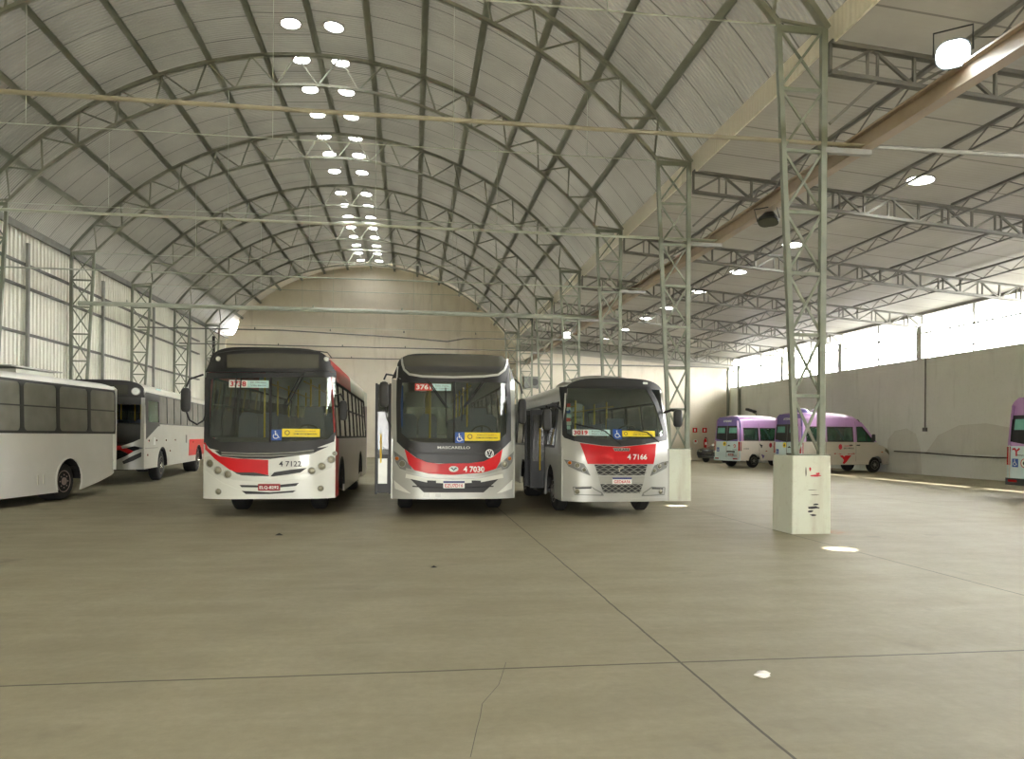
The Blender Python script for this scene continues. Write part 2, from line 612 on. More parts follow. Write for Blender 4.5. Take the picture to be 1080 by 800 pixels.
def outer_loop(u0, u1, v0, v1, n=5):
    pts = []
    for c, a, b in (((u1, v0), (u1 - .001, v0), (u1, v0 + .001)), ((u1, v1), (u1, v1 - .001), (u1 - .001, v1)),
                    ((u0, v1), (u0 + .001, v1), (u0, v1 - .001)), ((u0, v0), (u0, v0 + .001), (u0 + .001, v0))):
        for k in range(n + 1):
            t = k / n
            if t < .5:
                q = (a[0] + (c[0] - a[0]) * t * 2, a[1] + (c[1] - a[1]) * t * 2)
            else:
                q = (c[0] + (b[0] - c[0]) * (t * 2 - 1), c[1] + (b[1] - c[1]) * (t * 2 - 1))
            pts.append(q)
    return pts

def text_mesh(s, height, bold=.0):
    cu = bpy.data.curves.new('txt', 'FONT')
    cu.body = s
    cu.size = 1.0
    cu.align_x = 'CENTER'
    cu.offset = bold
    cu.extrude = .5
    cu.resolution_u = 2
    ob = bpy.data.objects.new('txt', cu)
    COL.objects.link(ob)
    dg = bpy.context.evaluated_depsgraph_get()
    me = bpy.data.meshes.new_from_object(ob.evaluated_get(dg))
    bpy.data.objects.remove(ob)
    bpy.data.curves.remove(cu)
    vs = [v.co.copy() for v in me.vertices]
    fs = [tuple(p.vertices) for p in me.polygons]
    bpy.data.meshes.remove(me)
    if not vs:
        return [], []
    y0, y1 = min(v.y for v in vs), max(v.y for v in vs)
    k = height / max(1e-6, y1 - y0)
    x0, x1 = min(v.x for v in vs), max(v.x for v in vs)
    return [((v.x - (x0 + x1) / 2) * k, (v.y - (y0 + y1) / 2) * k, v.z) for v in vs], fs

def lettering(name, s, u, v, height, fn, m, parent, off=.012, bold=.0, width=None, flip=1, th=.004):
    vs, fs = text_mesh(s, height, bold)
    if not vs:
        return None
    k = 1.0
    if width:
        k = width / (max(p[0] for p in vs) - min(p[0] for p in vs))
    mb = MB().add([fn(u + flip * p[0] * k, v + p[1], off + th * p[2]) for p in vs], fs)
    return mb.build(name, m, parent, smooth=False)

# ------------------------------------------------------------------ the building: dimensions
ORD = ['first', 'second', 'third', 'fourth', 'fifth', 'sixth', 'seventh', 'eighth', 'ninth', 'tenth', 'eleventh', 'twelfth',
       'thirteenth', 'fourteenth', 'fifteenth', 'sixteenth', 'seventeenth', 'eighteenth']
def arc(a, r=RO):
    return (XM + r * math.sin(a), ZO + r * math.cos(a))
def zside(x):
    return 8.2 - .079 * (x - 6.75)

# floor
fl = MB().box(-13.2, XW + .25, YF - 6, YB + .4, -.3, 0)
struct(fl, 'floor', M['floor'], 'worn concrete floor of the bus depot with sawn joints', 'floor', smooth=False)

asphalt = mat('yard_asphalt', '#3E3E3C', .9, 0, .2, 1.5)  # yard added dark to weaken light bounced up under the side roof
struct(MB().box(-60, 80, -60, 90, -.6, -.05), 'ground_yard', asphalt, 'unseen asphalt ground, added dark to cut light bounced into the roof', 'ground', smooth=False)
# vaulted roof with round openings
NP = 14
SKY_Y = [22.0, 24.05, 26.1, 28.1, 30.1, 31.95, 34.0, 37.0, 38.95, 40.95, 43.0, 45.0, 47.0, 49.0, 51.0]
def hole_cell(mb, fn, u0, u1, v0, v1, uc, vc, r, n=24):
    vs, fs = [], []
    for k in range(n):
        t = 2 * PI * k / n + PI / 4
        c, s_ = math.cos(t), math.sin(t)
        vs.append(fn(uc + r * c, vc + r * s_))
        sc = 1 / max(abs(c), abs(s_))
        uu = uc + ((u1 - uc) if c > 0 else (uc - u0)) * c * sc
        vv = vc + ((v1 - vc) if s_ > 0 else (vc - v0)) * s_ * sc
        vs.append(fn(uu, vv))
    for k in range(n):
        j = (k + 1) % n
        fs.append((2 * k, 2 * k + 1, 2 * j + 1, 2 * j))
    mb.add(vs, fs)
RS = RO + .22
def vf(u, v):
    x, z = arc(u / RS, RS)
    return (x, v, z)
step = 2 * HALF * RS / NP
def vl(u, v):
    """the two crown panels lie flat between their purlins"""
    a, b = (vf(-step, v), vf(0, v)) if u < 0 else (vf(0, v), vf(step, v))
    t = (u + step) / step if u < 0 else u / step
    return tuple(p + (q - p) * t for p, q in zip(a, b))
vault = MB()
YE = 51.6
for i in range(NP):
    u0 = -HALF * RS + i * step
    u1 = u0 + step
    if i == 0: u0 -= .15
    if i == NP - 1: u1 += .06
    holes = []
    nq, pf_ = 3, vf
    strip_end = YF
    if i in (NP // 2 - 1, NP // 2):
        strip_end = 19.0
        nq, pf_ = 1, vl
        uc = -.60 if i == NP // 2 - 1 else .62
        holes = [(uc, y) for y in SKY_Y]
    edges = [strip_end]
    for uc, y in holes:
        edges += [y - .5, y + .5]
    edges.append(YE)
    for a, b in zip(edges[0::2], edges[1::2]):
        for q in range(nq):
            ua, ub = u0 + (u1 - u0) * q / nq, u0 + (u1 - u0) * (q + 1) / nq
            vault.add([vf(ua, a), vf(ub, a), vf(ub, b), vf(ua, b)], [(0, 1, 2, 3)])
    for uc, y in holes:
        hole_cell(vault, pf_, u0 + 1e-6, u1 - 1e-6, y - .5, y + .5, uc, y, .27)
struct(vault, 'ceiling_vault', M['vault'], 'curved corrugated metal roof over the long vaulted hall', 'roof', angle=60)

TRANSL = sheet_mat('added_translucent_sheet', '#DAD8D0', '#CAC8C0', .11, 1, 1.12, .3, .5, .035)
SIDE_Y = [3.8, 10.2, 16.4, 22.5, 26.5, 30.3, 34.4, 37.6, 41.7, 45.6]
sroof = MB()
def sf(u, v):
    return (u, v, zside(u))
XE, XE2 = 23.1, 23.45  # unseen eave overhang, lengthened along two stretches to block the sun
hx0, hx1 = 11.5, 12.7
for a, b, YS0, YS1 in ((6.85, hx0, YF, YSB + .4), (hx1, XE, YF, YSB + .4), (XE, XE2, YF, 13.3), (XE, XE2, 24.4, YSB + .4)):
    sroof.add([sf(a, YS0), sf(b, YS0), sf(b, YS1), sf(a, YS1)], [(0, 1, 2, 3)])
edges = [9.0]
for y in SIDE_Y[1:]:
    edges += [y - .5, y + .5]
edges.append(YSB + .4)
for a, b in zip(edges[0::2], edges[1::2]):
    sroof.add([sf(hx0, a), sf(hx1, a), sf(hx1, b), sf(hx0, b)], [(0, 1, 2, 3)])
side_strip = MB().add([sf(hx0, 4.3), sf(hx1, 4.3), sf(hx1, 9.0), sf(hx0, 9.0)], [(0, 1, 2, 3)])  # unseen panel, added to let daylight into the side hall
struct(side_strip, 'ceiling_side_fill_strip', TRANSL, 'added translucent roof panel, unseen, lets light into the side hall', 'roof', smooth=False)
sroof.add([sf(hx0, YF), sf(hx1, YF), sf(hx1, 3.3), sf(hx0, 3.3)], [(0, 1, 2, 3)])
for y in SIDE_Y:
    hole_cell(sroof, sf, hx0, hx1, y - .5, y + .5, 12.1, y, .30 if y > 11 else .2)
crown = MB()  # unseen crown strip, added to light the hall from above
crown.loft([[vf(-step + step * q, yy) for q in range(3)] for yy in (YF, 19.0)])
struct(crown, 'ceiling_crown_fill_strip', TRANSL, 'added translucent roof strip along the crown, unseen, lets light into the hall', 'roof', angle=60)
endbay = MB()  # made-up pale roof strip, put in to brighten the end wall
nodes = [-HALF * RS - .15 + (step + .15) * q / 3 for q in range(3)] + [-HALF * RS + step * q / 3 for q in range(3, 40)] + [HALF * RS - step + (step + .06) * q / 3 for q in range(1, 4)]
nodes = [u for u in nodes if abs(u) < 1e-6 or abs(u) > step - 1e-4]
endbay.loft([[vf(u, yy) for u in nodes] for yy in (YE, YB + .4)])
struct(endbay, 'ceiling_end_fill_strip', sheet_mat('end_fill_sheet', '#D8D2C2', '#C8C2B2', .11, 1, 1.12, .3, .5, .003), 'added pale roof strip put in to brighten the end wall', 'roof', angle=60)
struct(sroof, 'ceiling_side', M['sideroof'], 'low pitched sheet metal roof over the side hall', 'roof', smooth=False)

# skylight domes
def dome(fn, uc, vc, r, label, group):
    mb = MB()
    st = []
    for k in range(5):
        a = k / 4 * PI / 2
        st.append([Vector(fn(uc + r * math.cos(a) * math.cos(2 * PI * j / 24), vc + r * math.cos(a) * math.sin(2 * PI * j / 24))) + Vector((0, 0, .02 + .12 * math.sin(a))) for j in range(24)])
    t = thing('skylight', label, 'skylight', fn(uc, vc), 0, group)
    loc = Vector(fn(uc, vc))
    mb.loft([[p - loc for p in row] for row in st], closed=True)
    mb.build('dome', M['milky' if vc > 11 else 'dome'], t)
    rg = MB()
    rows = []
    for rr, h in ((r + .05, .0), (r + .05, .035), (r, .035), (r, -.02), (r + .05, -.02)):
        rows.append([Vector(fn(uc + rr * math.cos(2 * PI * j / 24), vc + rr * math.sin(2 * PI * j / 24))) + Vector((0, 0, h)) - loc for j in range(24)])
    rg.loft(rows + rows[:1], closed=True)
    rg.build('rim', M['trim'], t)
for i, y in enumerate(SKY_Y):
    for uc, nm in ((-.60, 'left'), (.62, 'right')):
        dome(vl, uc, y, .27, f'round skylight in the {nm} row along the vault crown, {ORD[i]} from the front', 'round skylights along the vault crown')
for i, y in enumerate(SIDE_Y):
    if y > 11:
        dome(sf, 12.1, y, .30, f'round skylight in the side hall roof, {ORD[i-2]} from the front', 'round skylights of the side hall')
    else:
        dome(sf, 12.1, y, .20, f'small round skylight in the side hall roof {"above the gateway" if y < 5 else "above the front bay"}', 'round skylights of the side hall')

# left wall: vertical trapezoid sheets
wl = MB()
prof = []
y = YF
while y < YB:
    prof += [(-12.90, y), (-12.90, y + .09), (-12.80, y + .11), (-12.80, y + .23)]
    y += .25
front = [(x, yy, 0) for x, yy in prof]
topv = [(x, yy, 8.35) for x, yy in prof]
wl.loft([front, topv])
wl.box(-13.0, -12.95, YF, YB, 0, 8.4)
struct(wl, 'wall_left', M['wallsheet'], 'left hall wall of pale vertical corrugated sheets', 'wall', smooth=False)
# back wall of the vaulted hall: follows the vault, open corner at the upper left
wb = MB()
pts = [(-12.85, 0), (7.0, 0), (7.0, 8.2)]
for k in range(0, 31):
    a = HALF - k / 30 * 2 * HALF
    x, z = arc(a, RS + .02)
    if x > -12.1:
        pts.append((x, z))
pts += [(-12.08, 8.75), (-12.3, 8.4), (-12.85, 8.4)]
n = len(pts)
wb.add([(x, YB, z) for x, z in pts] + [(x, YB + .25, z) for x, z in pts],
       [tuple(range(n)), tuple(reversed(range(n, 2 * n)))] + [(i, (i + 1) % n, n + (i + 1) % n, n + i) for i in range(n)])
struct(wb, 'wall_back', M['backwall'], 'cream stained end wall under the vault', 'wall', smooth=False)
struct(MB().box(6.75, 7.0, YSB, YB, 0, 8.3), 'wall_return', M['backwall'], 'short return wall between the two halls at the far end', 'wall', smooth=False)
wfar = MB().add([(x, y, z) for y in (YSB, YSB + .25) for x, z in ((7.0, 0), (XW + .3, 0), (XW + .3, 6.3), (7.0, 7.36))],
               [(0, 1, 2, 3), (7, 6, 5, 4), (0, 4, 5, 1), (1, 5, 6, 2), (2, 6, 7, 3), (3, 7, 4, 0)])
struct(wfar, 'wall_far', M['sideback'], 'cream end wall of the side hall', 'wall', smooth=False)
sfa = MB()
sfa.add([(6.9, YSB - .02, 7.25), (XW + .2, YSB - .02, 6.2), (XW + .2, YSB - .02, zside(XW)), (6.9, YSB - .02, zside(6.9)),
         (6.9, YSB + .1, 7.25), (XW + .2, YSB + .1, 6.2), (XW + .2, YSB + .1, zside(XW)), (6.9, YSB + .1, zside(6.9))],
        [(0, 1, 2, 3), (7, 6, 5, 4), (0, 4, 5, 1), (2, 6, 7, 3), (1, 5, 6, 2), (0, 3, 7, 4)])
struct(sfa, 'wall_far_cladding', M['sideroof'], 'grey sheet cladding above the side hall end wall', 'wall', smooth=False)
struct(MB().box(XW, XW + .25, YF, YSB + .2, 0, ZW), 'wall_right', M['sidewall'], 'long pale plastered wall of the side hall', 'wall', smooth=False)
# front wall with the wide gateways behind the camera
wf = MB()
wf.box(-13, -3.0, YF - .2, YF, 0, 13.6)
wf.box(-3.0, XW, YF - .2, YF, 2.6, 13.6)
wf.box(1.0, XW, YF - .2, YF, 0, 2.6)
struct(wf, 'wall_front', M['backwall'], 'front wall with the wide gateways', 'wall', smooth=False)
# eave fascia between the roofs
fa = MB().add([(6.80, YF, 8.03), (6.80, YB, 8.03), (6.80, YB, 8.5), (6.80, YF, 8.5), (6.84, YF, 8.03), (6.84, YB, 8.03), (6.84, YB, 8.5), (6.84, YF, 8.5)],
              [(0, 1, 2, 3), (7, 6, 5, 4), (0, 4, 5, 1), (3, 2, 6, 7), (0, 3, 7, 4), (1, 5, 6, 2)])
struct(fa, 'trim_eave', M['fascia'], 'bright corrugated fascia strip along the vault eave', 'fascia', smooth=False)
struct(MB().bar((-12.66, YF, 8.22), (-12.66, YB, 8.22), .1, .22), 'trim_left_eave', M['steeldark'], 'dark eave rail along the top of the left wall', 'rail', smooth=False)

# ------------------------------------------------------------------ steelwork
VIS = FR[2:9]                                       # the seven frames in view
def make_column(side, name_label):
    """origin on the floor under the outer post; side +1: right row (inner post towards -x)"""
    t = thing('lattice_column', name_label, 'column', (0, 0, 0), 0, 'steel lattice columns')
    st = M['steelgreen']
    zb, zt = 1.24, ZC
    def xin(z):
        return -side * (.45 + (.80 - .45) * (z - zb) / (zt - zb))
    MB().box(-.05, .05, -.045, .045, zb, zt).build('post', st, t, smooth=False)
    MB().bar((xin(zb), 0, zb), (xin(zt), 0, zt), .085, .09, (0, 1, 0)).build('post', st, t, smooth=False)
    MB().box(min(-side * .52, side * .1), max(-side * .52, side * .1), -.12, .12, zb, zb + .02).build('base_plate', st, t, smooth=False)
    zs = [zb + (zt - zb) * k / 7 for k in range(8)]
    for z in zs[1:]:
        h = .10 if z == zs[-1] else .055
        MB().bar((0, 0, z - h / 2), (xin(z), 0, z - h / 2), .055, h).build('crossbar', st, t, smooth=False)
    for a, b in zip(zs[:-1], zs[1:]):
        MB().bar((0, .018, a), (xin(b), .018, b), .03, .04).build('brace', st, t, smooth=False)
        MB().bar((xin(a), -.018, a), (0, -.018, b), .03, .04).build('brace', st, t, smooth=False)
    return t
def make_pedestal(label):
    t = MB()
    prof = [(-.33, -.33), (.33, -.33), (.33, .33), (-.33, .33)]
    rows = []
    for z, k in ((0, 1.0), (.06, 1.0), (1.22, .985), (1.24, .965)):
        rows.append([(x * k, y * k, z) for x, y in rrect(-.33, .33, -.33, .33, .02, 2)])
    t.loft(rows, closed=True, cap=True)
    o = t.build('concrete_pedestal', M['pier'], None, smooth=False)
    return tag(o, label, 'pedestal', 'concrete column pedestals')
colR = pedR = None
for k, y in enumerate(VIS):
    lab = f'green steel lattice column on a pier between the halls, {ORD[k]} from the front'
    plab = f'white concrete pedestal of a column between the halls, {ORD[k]} from the front'
    if colR is None:
        colR = make_column(1, lab)
        pedR = make_pedestal(plab)
        c, p = colR, pedR
    else:
        c, p = dup(colR, lab), dup(pedR, plab)
    c.location = (XR - .055, y, 0)
    p.location = (6.30, y - .02, 0)
colL = pedL = None
for k, y in enumerate(VIS[2:]):
    lab = f'grey steel lattice column against the left wall, {ORD[k]} from the front'
    plab = f'white concrete pedestal of a left wall column, {ORD[k]} from the front'
    if colL is None:
        colL = make_column(-1, lab)
        c = colL
    else:
        c = dup(colL, lab)
    p = dup(pedR, plab)
    c.location = (XL + .055, y, 0)
    p.location = (XL + .36, y, 0)
# scrapes on the nearest pedestal
def blot(cx, cz, w_, h_, n=11, seed=1):
    r = random.Random(seed)
    return [(cx + w_ * math.cos(2 * PI * k / n) * r.uniform(.55, 1), cz + h_ * math.sin(2 * PI * k / n) * r.uniform(.55, 1)) for k in range(n)]
def pf(u, v, off):
    return (u, -.3305 + .0043 * v - off, v)
for sh, m_ in (((.02, .42, .14, .03), 'ink'), ((-.02, .36, .06, .02), 'ink'), ((.03, .30, .07, .018), 'ink'), ((.07, .47, .06, .02), 'ink'),
               ((.06, .93, .11, .022), 'printred'), ((.10, .96, .05, .02), 'printred'), ((-.03, 1.03, .018, .05), 'printred'), ((-.10, .99, .012, .09), 'cable'), ((.0, .70, .10, .006), 'cable'), ((.05, .62, .09, .007), 'cable')):
    MB().conform(blot(*sh, seed=int(sh[1] * 100)), pf, .004, .003, 0).build('scrape_mark', M[m_], pedR, smooth=False)

# arched trusses
IN = math.radians(51.6)
def make_arch(label):
    t = thing('arch_truss', label, 'roof truss', (0, 0, 0), 0, 'arched roof trusses')
    st = M['steelarch']
    def inner(a):
        return arc(a, RO - (.92 - .24 * (a / IN) ** 2))
    rows = []
    for k in range(61):
        a = -HALF + 2 * HALF * k / 60
        rows.append([(arc(a, RO + r)[0], y, arc(a, RO + r)[1]) for r, y in ((-.05, -.06), (.05, -.06), (.05, .06), (-.05, .06))])
    MB().loft(rows, closed=True, cap=True).build('top_chord', st, t, smooth=False)
    rows = []
    for k in range(57):
        a = -IN + 2 * IN * k / 56
        d = .92 - .24 * (a / IN) ** 2
        rows.append([(arc(a, RO - d + r)[0], y, arc(a, RO - d + r)[1]) for r, y in ((-.04, -.05), (.04, -.05), (.04, .05), (-.04, .05))])
    MB().loft(rows, closed=True, cap=True).build('bottom_chord', st, t, smooth=False)
    n = 17
    for i in range(n):
        a0, a1 = -HALF + 2 * HALF * i / n, -HALF + 2 * HALF * (i + 1) / n
        am = max(-IN, min(IN, (a0 + a1) / 2))
        xm, zm = inner(am)
        for a in (a0, a1):
            x, z = arc(a)
            MB().bar((x, 0, z), (xm, 0, zm), .045, .045, (0, 1, 0)).build('web_strut', st, t, smooth=False)
    return t
arch0 = None
for k, y in enumerate(VIS):
    lab = f'arched steel lattice truss spanning the vaulted hall, {ORD[k]} from the front'
    if arch0 is None:
        arch0 = make_arch(lab)
        o = arch0
    else:
        o = dup(arch0, lab)
    o.location = (0, y, 0)
# purlins of the vault
for i in range(NP + 1):
    a = -HALF + 2 * HALF * i / NP
    x, z = arc(a, RO + .13)
    if i == NP:
        continue
    mb = MB().channel((0, YF, 0), (0, YB, 0), .15, .19, .014, (math.sin(a), 0, math.cos(a)))
    o = mb.build('roof_purlin', M['purlin'], None, smooth=False)
    o.location = (x, 0, z)
    tag(o, f'long steel purlin under the vault sheets, {ORD[i]} from the left wall', 'purlin', 'vault purlins')

# ties across the vaulted hall
def tie(y, label, r, m, sag=0.0, bolts=0):
    t = thing('tie_beam', label, 'tie beam', (0, y, 6.37), 0, 'tie beams across the vaulted hall')
    if sag:
        pts = [(XL + .3, 0, -.02), (-6, 0, 0), (-1, 0, -.18), (1.6, 0, -.34), (2.4, 0, -.18), (XR, 0, -.12)]
    else:
        pts = [(XL + .3, 0, 0), (XR + .7, 0, 0)]
    MB().tube(pts, r, 8).build('tube', M[m], t)
    for k in range(bolts):
        x = XL + 2 + k * 3.4
        MB().lathe([(r - .01, .03), (r + .05, .03), (r + .09, .012)], (x, 0, 0), 'z', 8).build('hanger_clip', M[m], t)
    return t
def thin_tie(y, label, hang):
    t = thing('tie_rod', label, 'tie rod', (0, y, ZC), 0, 'thin tie rods across the vaulted hall')
    MB().tube([(XL + .05, 0, 0), (XR - .05, 0, 0)], .014, 6).build('rod', M['tiegreen'], t)
    for x in hang:
        a = math.asin((x - XM) / (RO - .9))
        MB().tube([(x, 0, 0), (x, 0, arc(a, RO - .92)[1] - ZC)], .009, 6).build('hanger', M['tiegreen'], t)
for k, (y, r, m, sg, bo) in enumerate(zip(VIS, (.037, .034, .022, .085, .03, .03, .03), ('tietan', 'tiegreen', 'tiegreen', 'tiegreen', 'steeldark', 'steeldark', 'steeldark'),
                                  (0, 0, 0, 0, 1, 0, 0), (0, 0, 0, 5, 5, 4, 4))):
    tie(y, f'{["thin", "thin", "slim", "thick", "sagging", "slim", "slim"][k]} horizontal tie tube between the column rows, {ORD[k]} from the front', r, m, sg, bo)
    thin_tie(y, f'thin high tie rod with hangers at the springing of the vault, {ORD[k]} from the front',
             [(-9.9, -6.6, -.5, 3.0), (-10.4, -8.4, -3.2, .9, 4.1), (-9.0, -5.6, -1.2, 2.6), (-8.2, -4, 1.5), (-7, 2), (-6, 1), (-5, 0)][k])
t = thing('tie_beam', 'tie tube crossing the side hall from the crane beam at the first frame', 'tie beam', (0, VIS[0], 6.37), 0, 'tie tube of the side hall')
MB().tube([(7.45, 0, 0), (XW, 0, 0)], .042, 8).build('tube', M['steelgrey'], t)

# long beam beside the columns
t = thing('crane_beam', 'long tan steel beam carried beside the column row', 'beam', (7.4, 0, 6.45))
MB().box(-.10, .10, 4, YSB, .12, .15).build('flange', M['steeltan'], t, smooth=False)
MB().box(-.10, .10, 4, YSB, -.15, -.12).build('flange', M['steeltan'], t, smooth=False)
MB().box(-.012, .012, 4, YSB, -.12, .12).build('web_plate', M['steeltan'], t, smooth=False)
for y in VIS[:6]:
    MB().box(-.72, .10, y - .05, y + .05, -.24, -.15).build('bracket', M['steelgrey'], t, smooth=False)

# side hall trusses
def make_side_truss(label):
    t = thing('side_truss', label, 'roof truss', (0, 0, 0), 0, 'straight trusses of the side hall')
    x0, x1 = XR + .06, XW + .1
    n = 20
    xs = [x0 + (x1 - x0) * i / n for i in range(n + 1)]
    T = lambda x: zside(x) - .16
    B = lambda x: zside(x) - .66
    st = M['sidesteel']
    MB().bar((x0, 0, T(x0)), (x1, 0, T(x1)), .12, .07).build('top_chord', st, t, smooth=False)
    MB().bar((x0, 0, B(x0)), (x1, 0, B(x1)), .12, .07).build('bottom_chord', st, t, smooth=False)
    for i, x in enumerate(xs):
        if i < n:
            a, b = (x, xs[i + 1]) if i % 2 else (xs[i + 1], x)
            MB().bar((a, 0, T(a)), (b, 0, B(b)), .05, .05, (0, 1, 0)).build('diagonal', st, t, smooth=False)
        if i % 2 == 0:
            MB().bar((x, 0, T(x)), (x, 0, B(x)), .05, .05, (0, 1, 0)).build('upright', st, t, smooth=False)
        else:
            for dx in (-.09, .09):
                if x0 < x + dx < x1:
                    MB().bar((x + dx, 0, T(x + dx)), (x + dx, 0, B(x + dx)), .03, .05, (0, 1, 0)).build('upright', st, t, smooth=False)
    # knee brace back to the column
    MB().bar((XR + .06, 0, zside(XR) - 1.5), (XR + .9, 0, B(XR + .9)), .05, .05, (0, 1, 0)).build('knee_brace', st, t, smooth=False)
    return t
s0 = None
for k, y in enumerate(VIS):
    lab = f'straight lattice truss under the side hall roof, {ORD[k]} from the front'
    if s0 is None:
        s0 = make_side_truss(lab)
        o = s0
    else:
        o = dup(s0, lab)
    o.location = (0, y, 0)
def make_lattice(label):
    t = thing('lattice_purlin', label, 'purlin', (0, 0, 0), 0, 'lattice purlins of the side hall')
    st = M['steeldark']
    MB().box(-.05, .05, .06, BAY - .06, -.14, -.08).build('top_chord', st, t, smooth=False)
    MB().box(-.03, .03, .06, BAY - .06, -.45, -.41).build('bottom_chord', st, t, smooth=False)
    n = 10
    ys = [.1 + (BAY - .2) * i / n for i in range(n + 1)]
    for i in range(n):
        a, b = (-.12, -.42) if i % 2 else (-.42, -.12)
        MB().bar((0, ys[i], a), (0, ys[i + 1], b), .022, .022, (1, 0, 0)).build('web_strut', st, t, smooth=False)
    return t
l0 = None
LX = [8.8, 11.24, 13.69, 16.14, 18.6]
for i, x in enumerate(LX):
    for k in range(-1 if i == 0 else 0, 6):
        bayname = 'in front of the first frame' if k < 0 else f'in the {ORD[k]} bay'
        lab = f'side roof lattice purlin, {ORD[i]} line from the columns, {bayname}'
        if l0 is None:
            l0 = make_lattice(lab)
            o = l0
        else:
            o = dup(l0, lab)
        o.location = (x, Y0 + BAY * k, zside(x))

# left wall girts and posts
for i, z in enumerate((7.1, 6.34, 4.81)):
    o = MB().channel((0, YF, 0), (0, 46.5, 0), .08, .10, .01, (1, 0, 0)).build('wall_girt', M['steeldark'], None, smooth=False)
    o.location = (-12.75, 0, z)
    tag(o, f'dark horizontal girt along the left sheet wall, {["topmost", "middle", "lowest"][i]} of three', 'girt', 'left wall girts')
p0 = None
for k, y in enumerate((26.4, 32.4, 38.4, 44.4)):
    lab = f'slim grey post on the left sheet wall between columns, {ORD[k]} from the front'
    if p0 is None:
        p0 = tag(MB().box(-.045, .045, -.06, .06, 0, 7.8).build('wall_post', M['steelgrey'], None, smooth=False), lab, 'post', 'left wall posts')
        o = p0
    else:
        o = dup(p0, lab)
    o.location = (-12.66, y, 0)
o = MB().tube([(0, 0, 0), (0, 0, 7.7)], .09, 10).build('downpipe', M['rubber'])
o.location = (-12.45, 48.6, 0)
tag(o, 'dark downpipe at the far end of the left sheet wall', 'pipe')

# right wall: piers, rails, mullions, conduit, cable
p0 = None
for k, y in enumerate(VIS[1:]):
    lab = f'square pier on top of the side hall wall, {ORD[k]} from the front'
    if p0 is None:
        p0 = tag(MB().box(-.18, .18, -.16, .16, 0, zside(XW) - 5.66).build('wall_pier', M['sidewall'], None, smooth=False), lab, 'pier', 'piers on the side hall wall')
        o = p0
    else:
        o = dup(p0, lab)
    o.location = (XW + .14, y, ZW)
p0 = None
for k, y in enumerate([VIS[0] + 3 + BAY * j for j in range(1, 6)]):
    lab = f'thin steel mullion in the side hall clerestory, {ORD[k]} from the front'
    if p0 is None:
        p0 = tag(MB().box(-.04, .04, -.04, .04, 0, zside(XW) - ZW - .15).build('mullion', M['steelgrey'], None, smooth=False), lab, 'mullion', 'clerestory mullions')
        o = p0
    else:
        o = dup(p0, lab)
    o.location = (XW + .12, y, ZW)
for z, r, lab in ((5.27, .025, 'thin rail just above the side hall wall'), (6.1, .04, 'upper rail across the side hall clerestory')):
    o = MB().tube([(0, YF, 0), (0, YSB, 0)], r, 8).build('clerestory_rail', M['steeldark'])
    o.location = (XW + .1, 0, z)
    tag(o, lab, 'rail')
o = MB().bar((0, YF, 0), (0, YSB, 0), .12, .12).build('eave_purlin', M['steelgrey'], None, smooth=False)
o.location = (XW + .12, 0, zside(XW) - .08)
tag(o, 'eave purlin along the top of the clerestory', 'purlin')
t = thing('conduit', 'vertical grey conduit with a junction box on the side hall wall', 'conduit', (XW - .05, 28.95, 0))
MB().tube([(0, 0, 2.0), (0, 0, 4.98)], .03, 8).build('pipe', M['steelgrey'], t)
MB().box(-.05, .04, -.10, .10, 1.86, 2.02).build('junction_box', M['steeldark'], t, smooth=False)
cb = [(XW - .03, YF + 4 + i * 2.0, .92 + .05 * math.sin(i * 1.3) + .03 * math.sin(i * .41)) for i in range(17)]
tag(MB().tube(cb, .028, 6).build('wall_cable', M['cable']), 'dark cable running low along the side hall wall', 'cable')
for x, y, lab in ((21.35, 48.2, 'dark downpipe left of the corner of the side hall'), (21.55, 46.9, 'dark downpipe right of the corner of the side hall')):
    o = MB().tube([(0, 0, 0), (0, 0, 6.1), (.05, .02, 6.3)], .12, 10).build('downpipe', M['purlin'])
    o.location = (x, y, 0)
    tag(o, lab, 'pipe')
o = MB().tube([(7.0, YSB - .06, 6.36), (XW, YSB - .06, 6.40)], .05, 8).build('wall_pipe', M['steelgrey'])
tag(o, 'horizontal pipe along the top of the side hall end wall', 'pipe')
# wall lamp on the right wall
t = thing('wall_lamp', 'small dark lamp on a bracket on the side hall wall above the vans', 'lamp', (XW, 44.6, 3.05))
MB().tube([(0, 0, -.45), (-.05, 0, 0), (-.3, 0, .12)], .035, 8).build('bracket', M['steelgrey'], t)
MB().bar((-.25, -.25, .14), (-.55, .3, .32), .28, .14).build('lamp_head', M['grille'], t, smooth=False)
# stain patches where the wall was repainted
def wallfn(u, v, off):
    return (XW - off, u, v)
stain = plaster_mat('wall_patch', '#DDDED6', '#CECFC6', '#A4A398')
for nm, pts, lab in (('wall_patch', [(31.6, 0), (31.5, 1.5), (31.0, 1.9), (30.2, 2.0), (29.6, 1.75), (29.3, 1.1), (29.2, 0)], 'rounded darker patch on the side hall wall beside the van nose'),
                     ('wall_patch', [(29.0, .9), (28.2, 1.7), (27, 2.1), (25.6, 2.15), (24, 1.9), (22.4, 1.55), (20.9, 1.35), (20.6, 1.0), (22, .96), (25, .95)], 'long hump shaped grey patch on the side hall wall')):
    o = MB().conform(pts, wallfn, .006, .005, .6).build(nm, stain, None, smooth=False)
    o['kind'] = 'structure'
    o['label'] = lab
    o['category'] = 'wall patch'

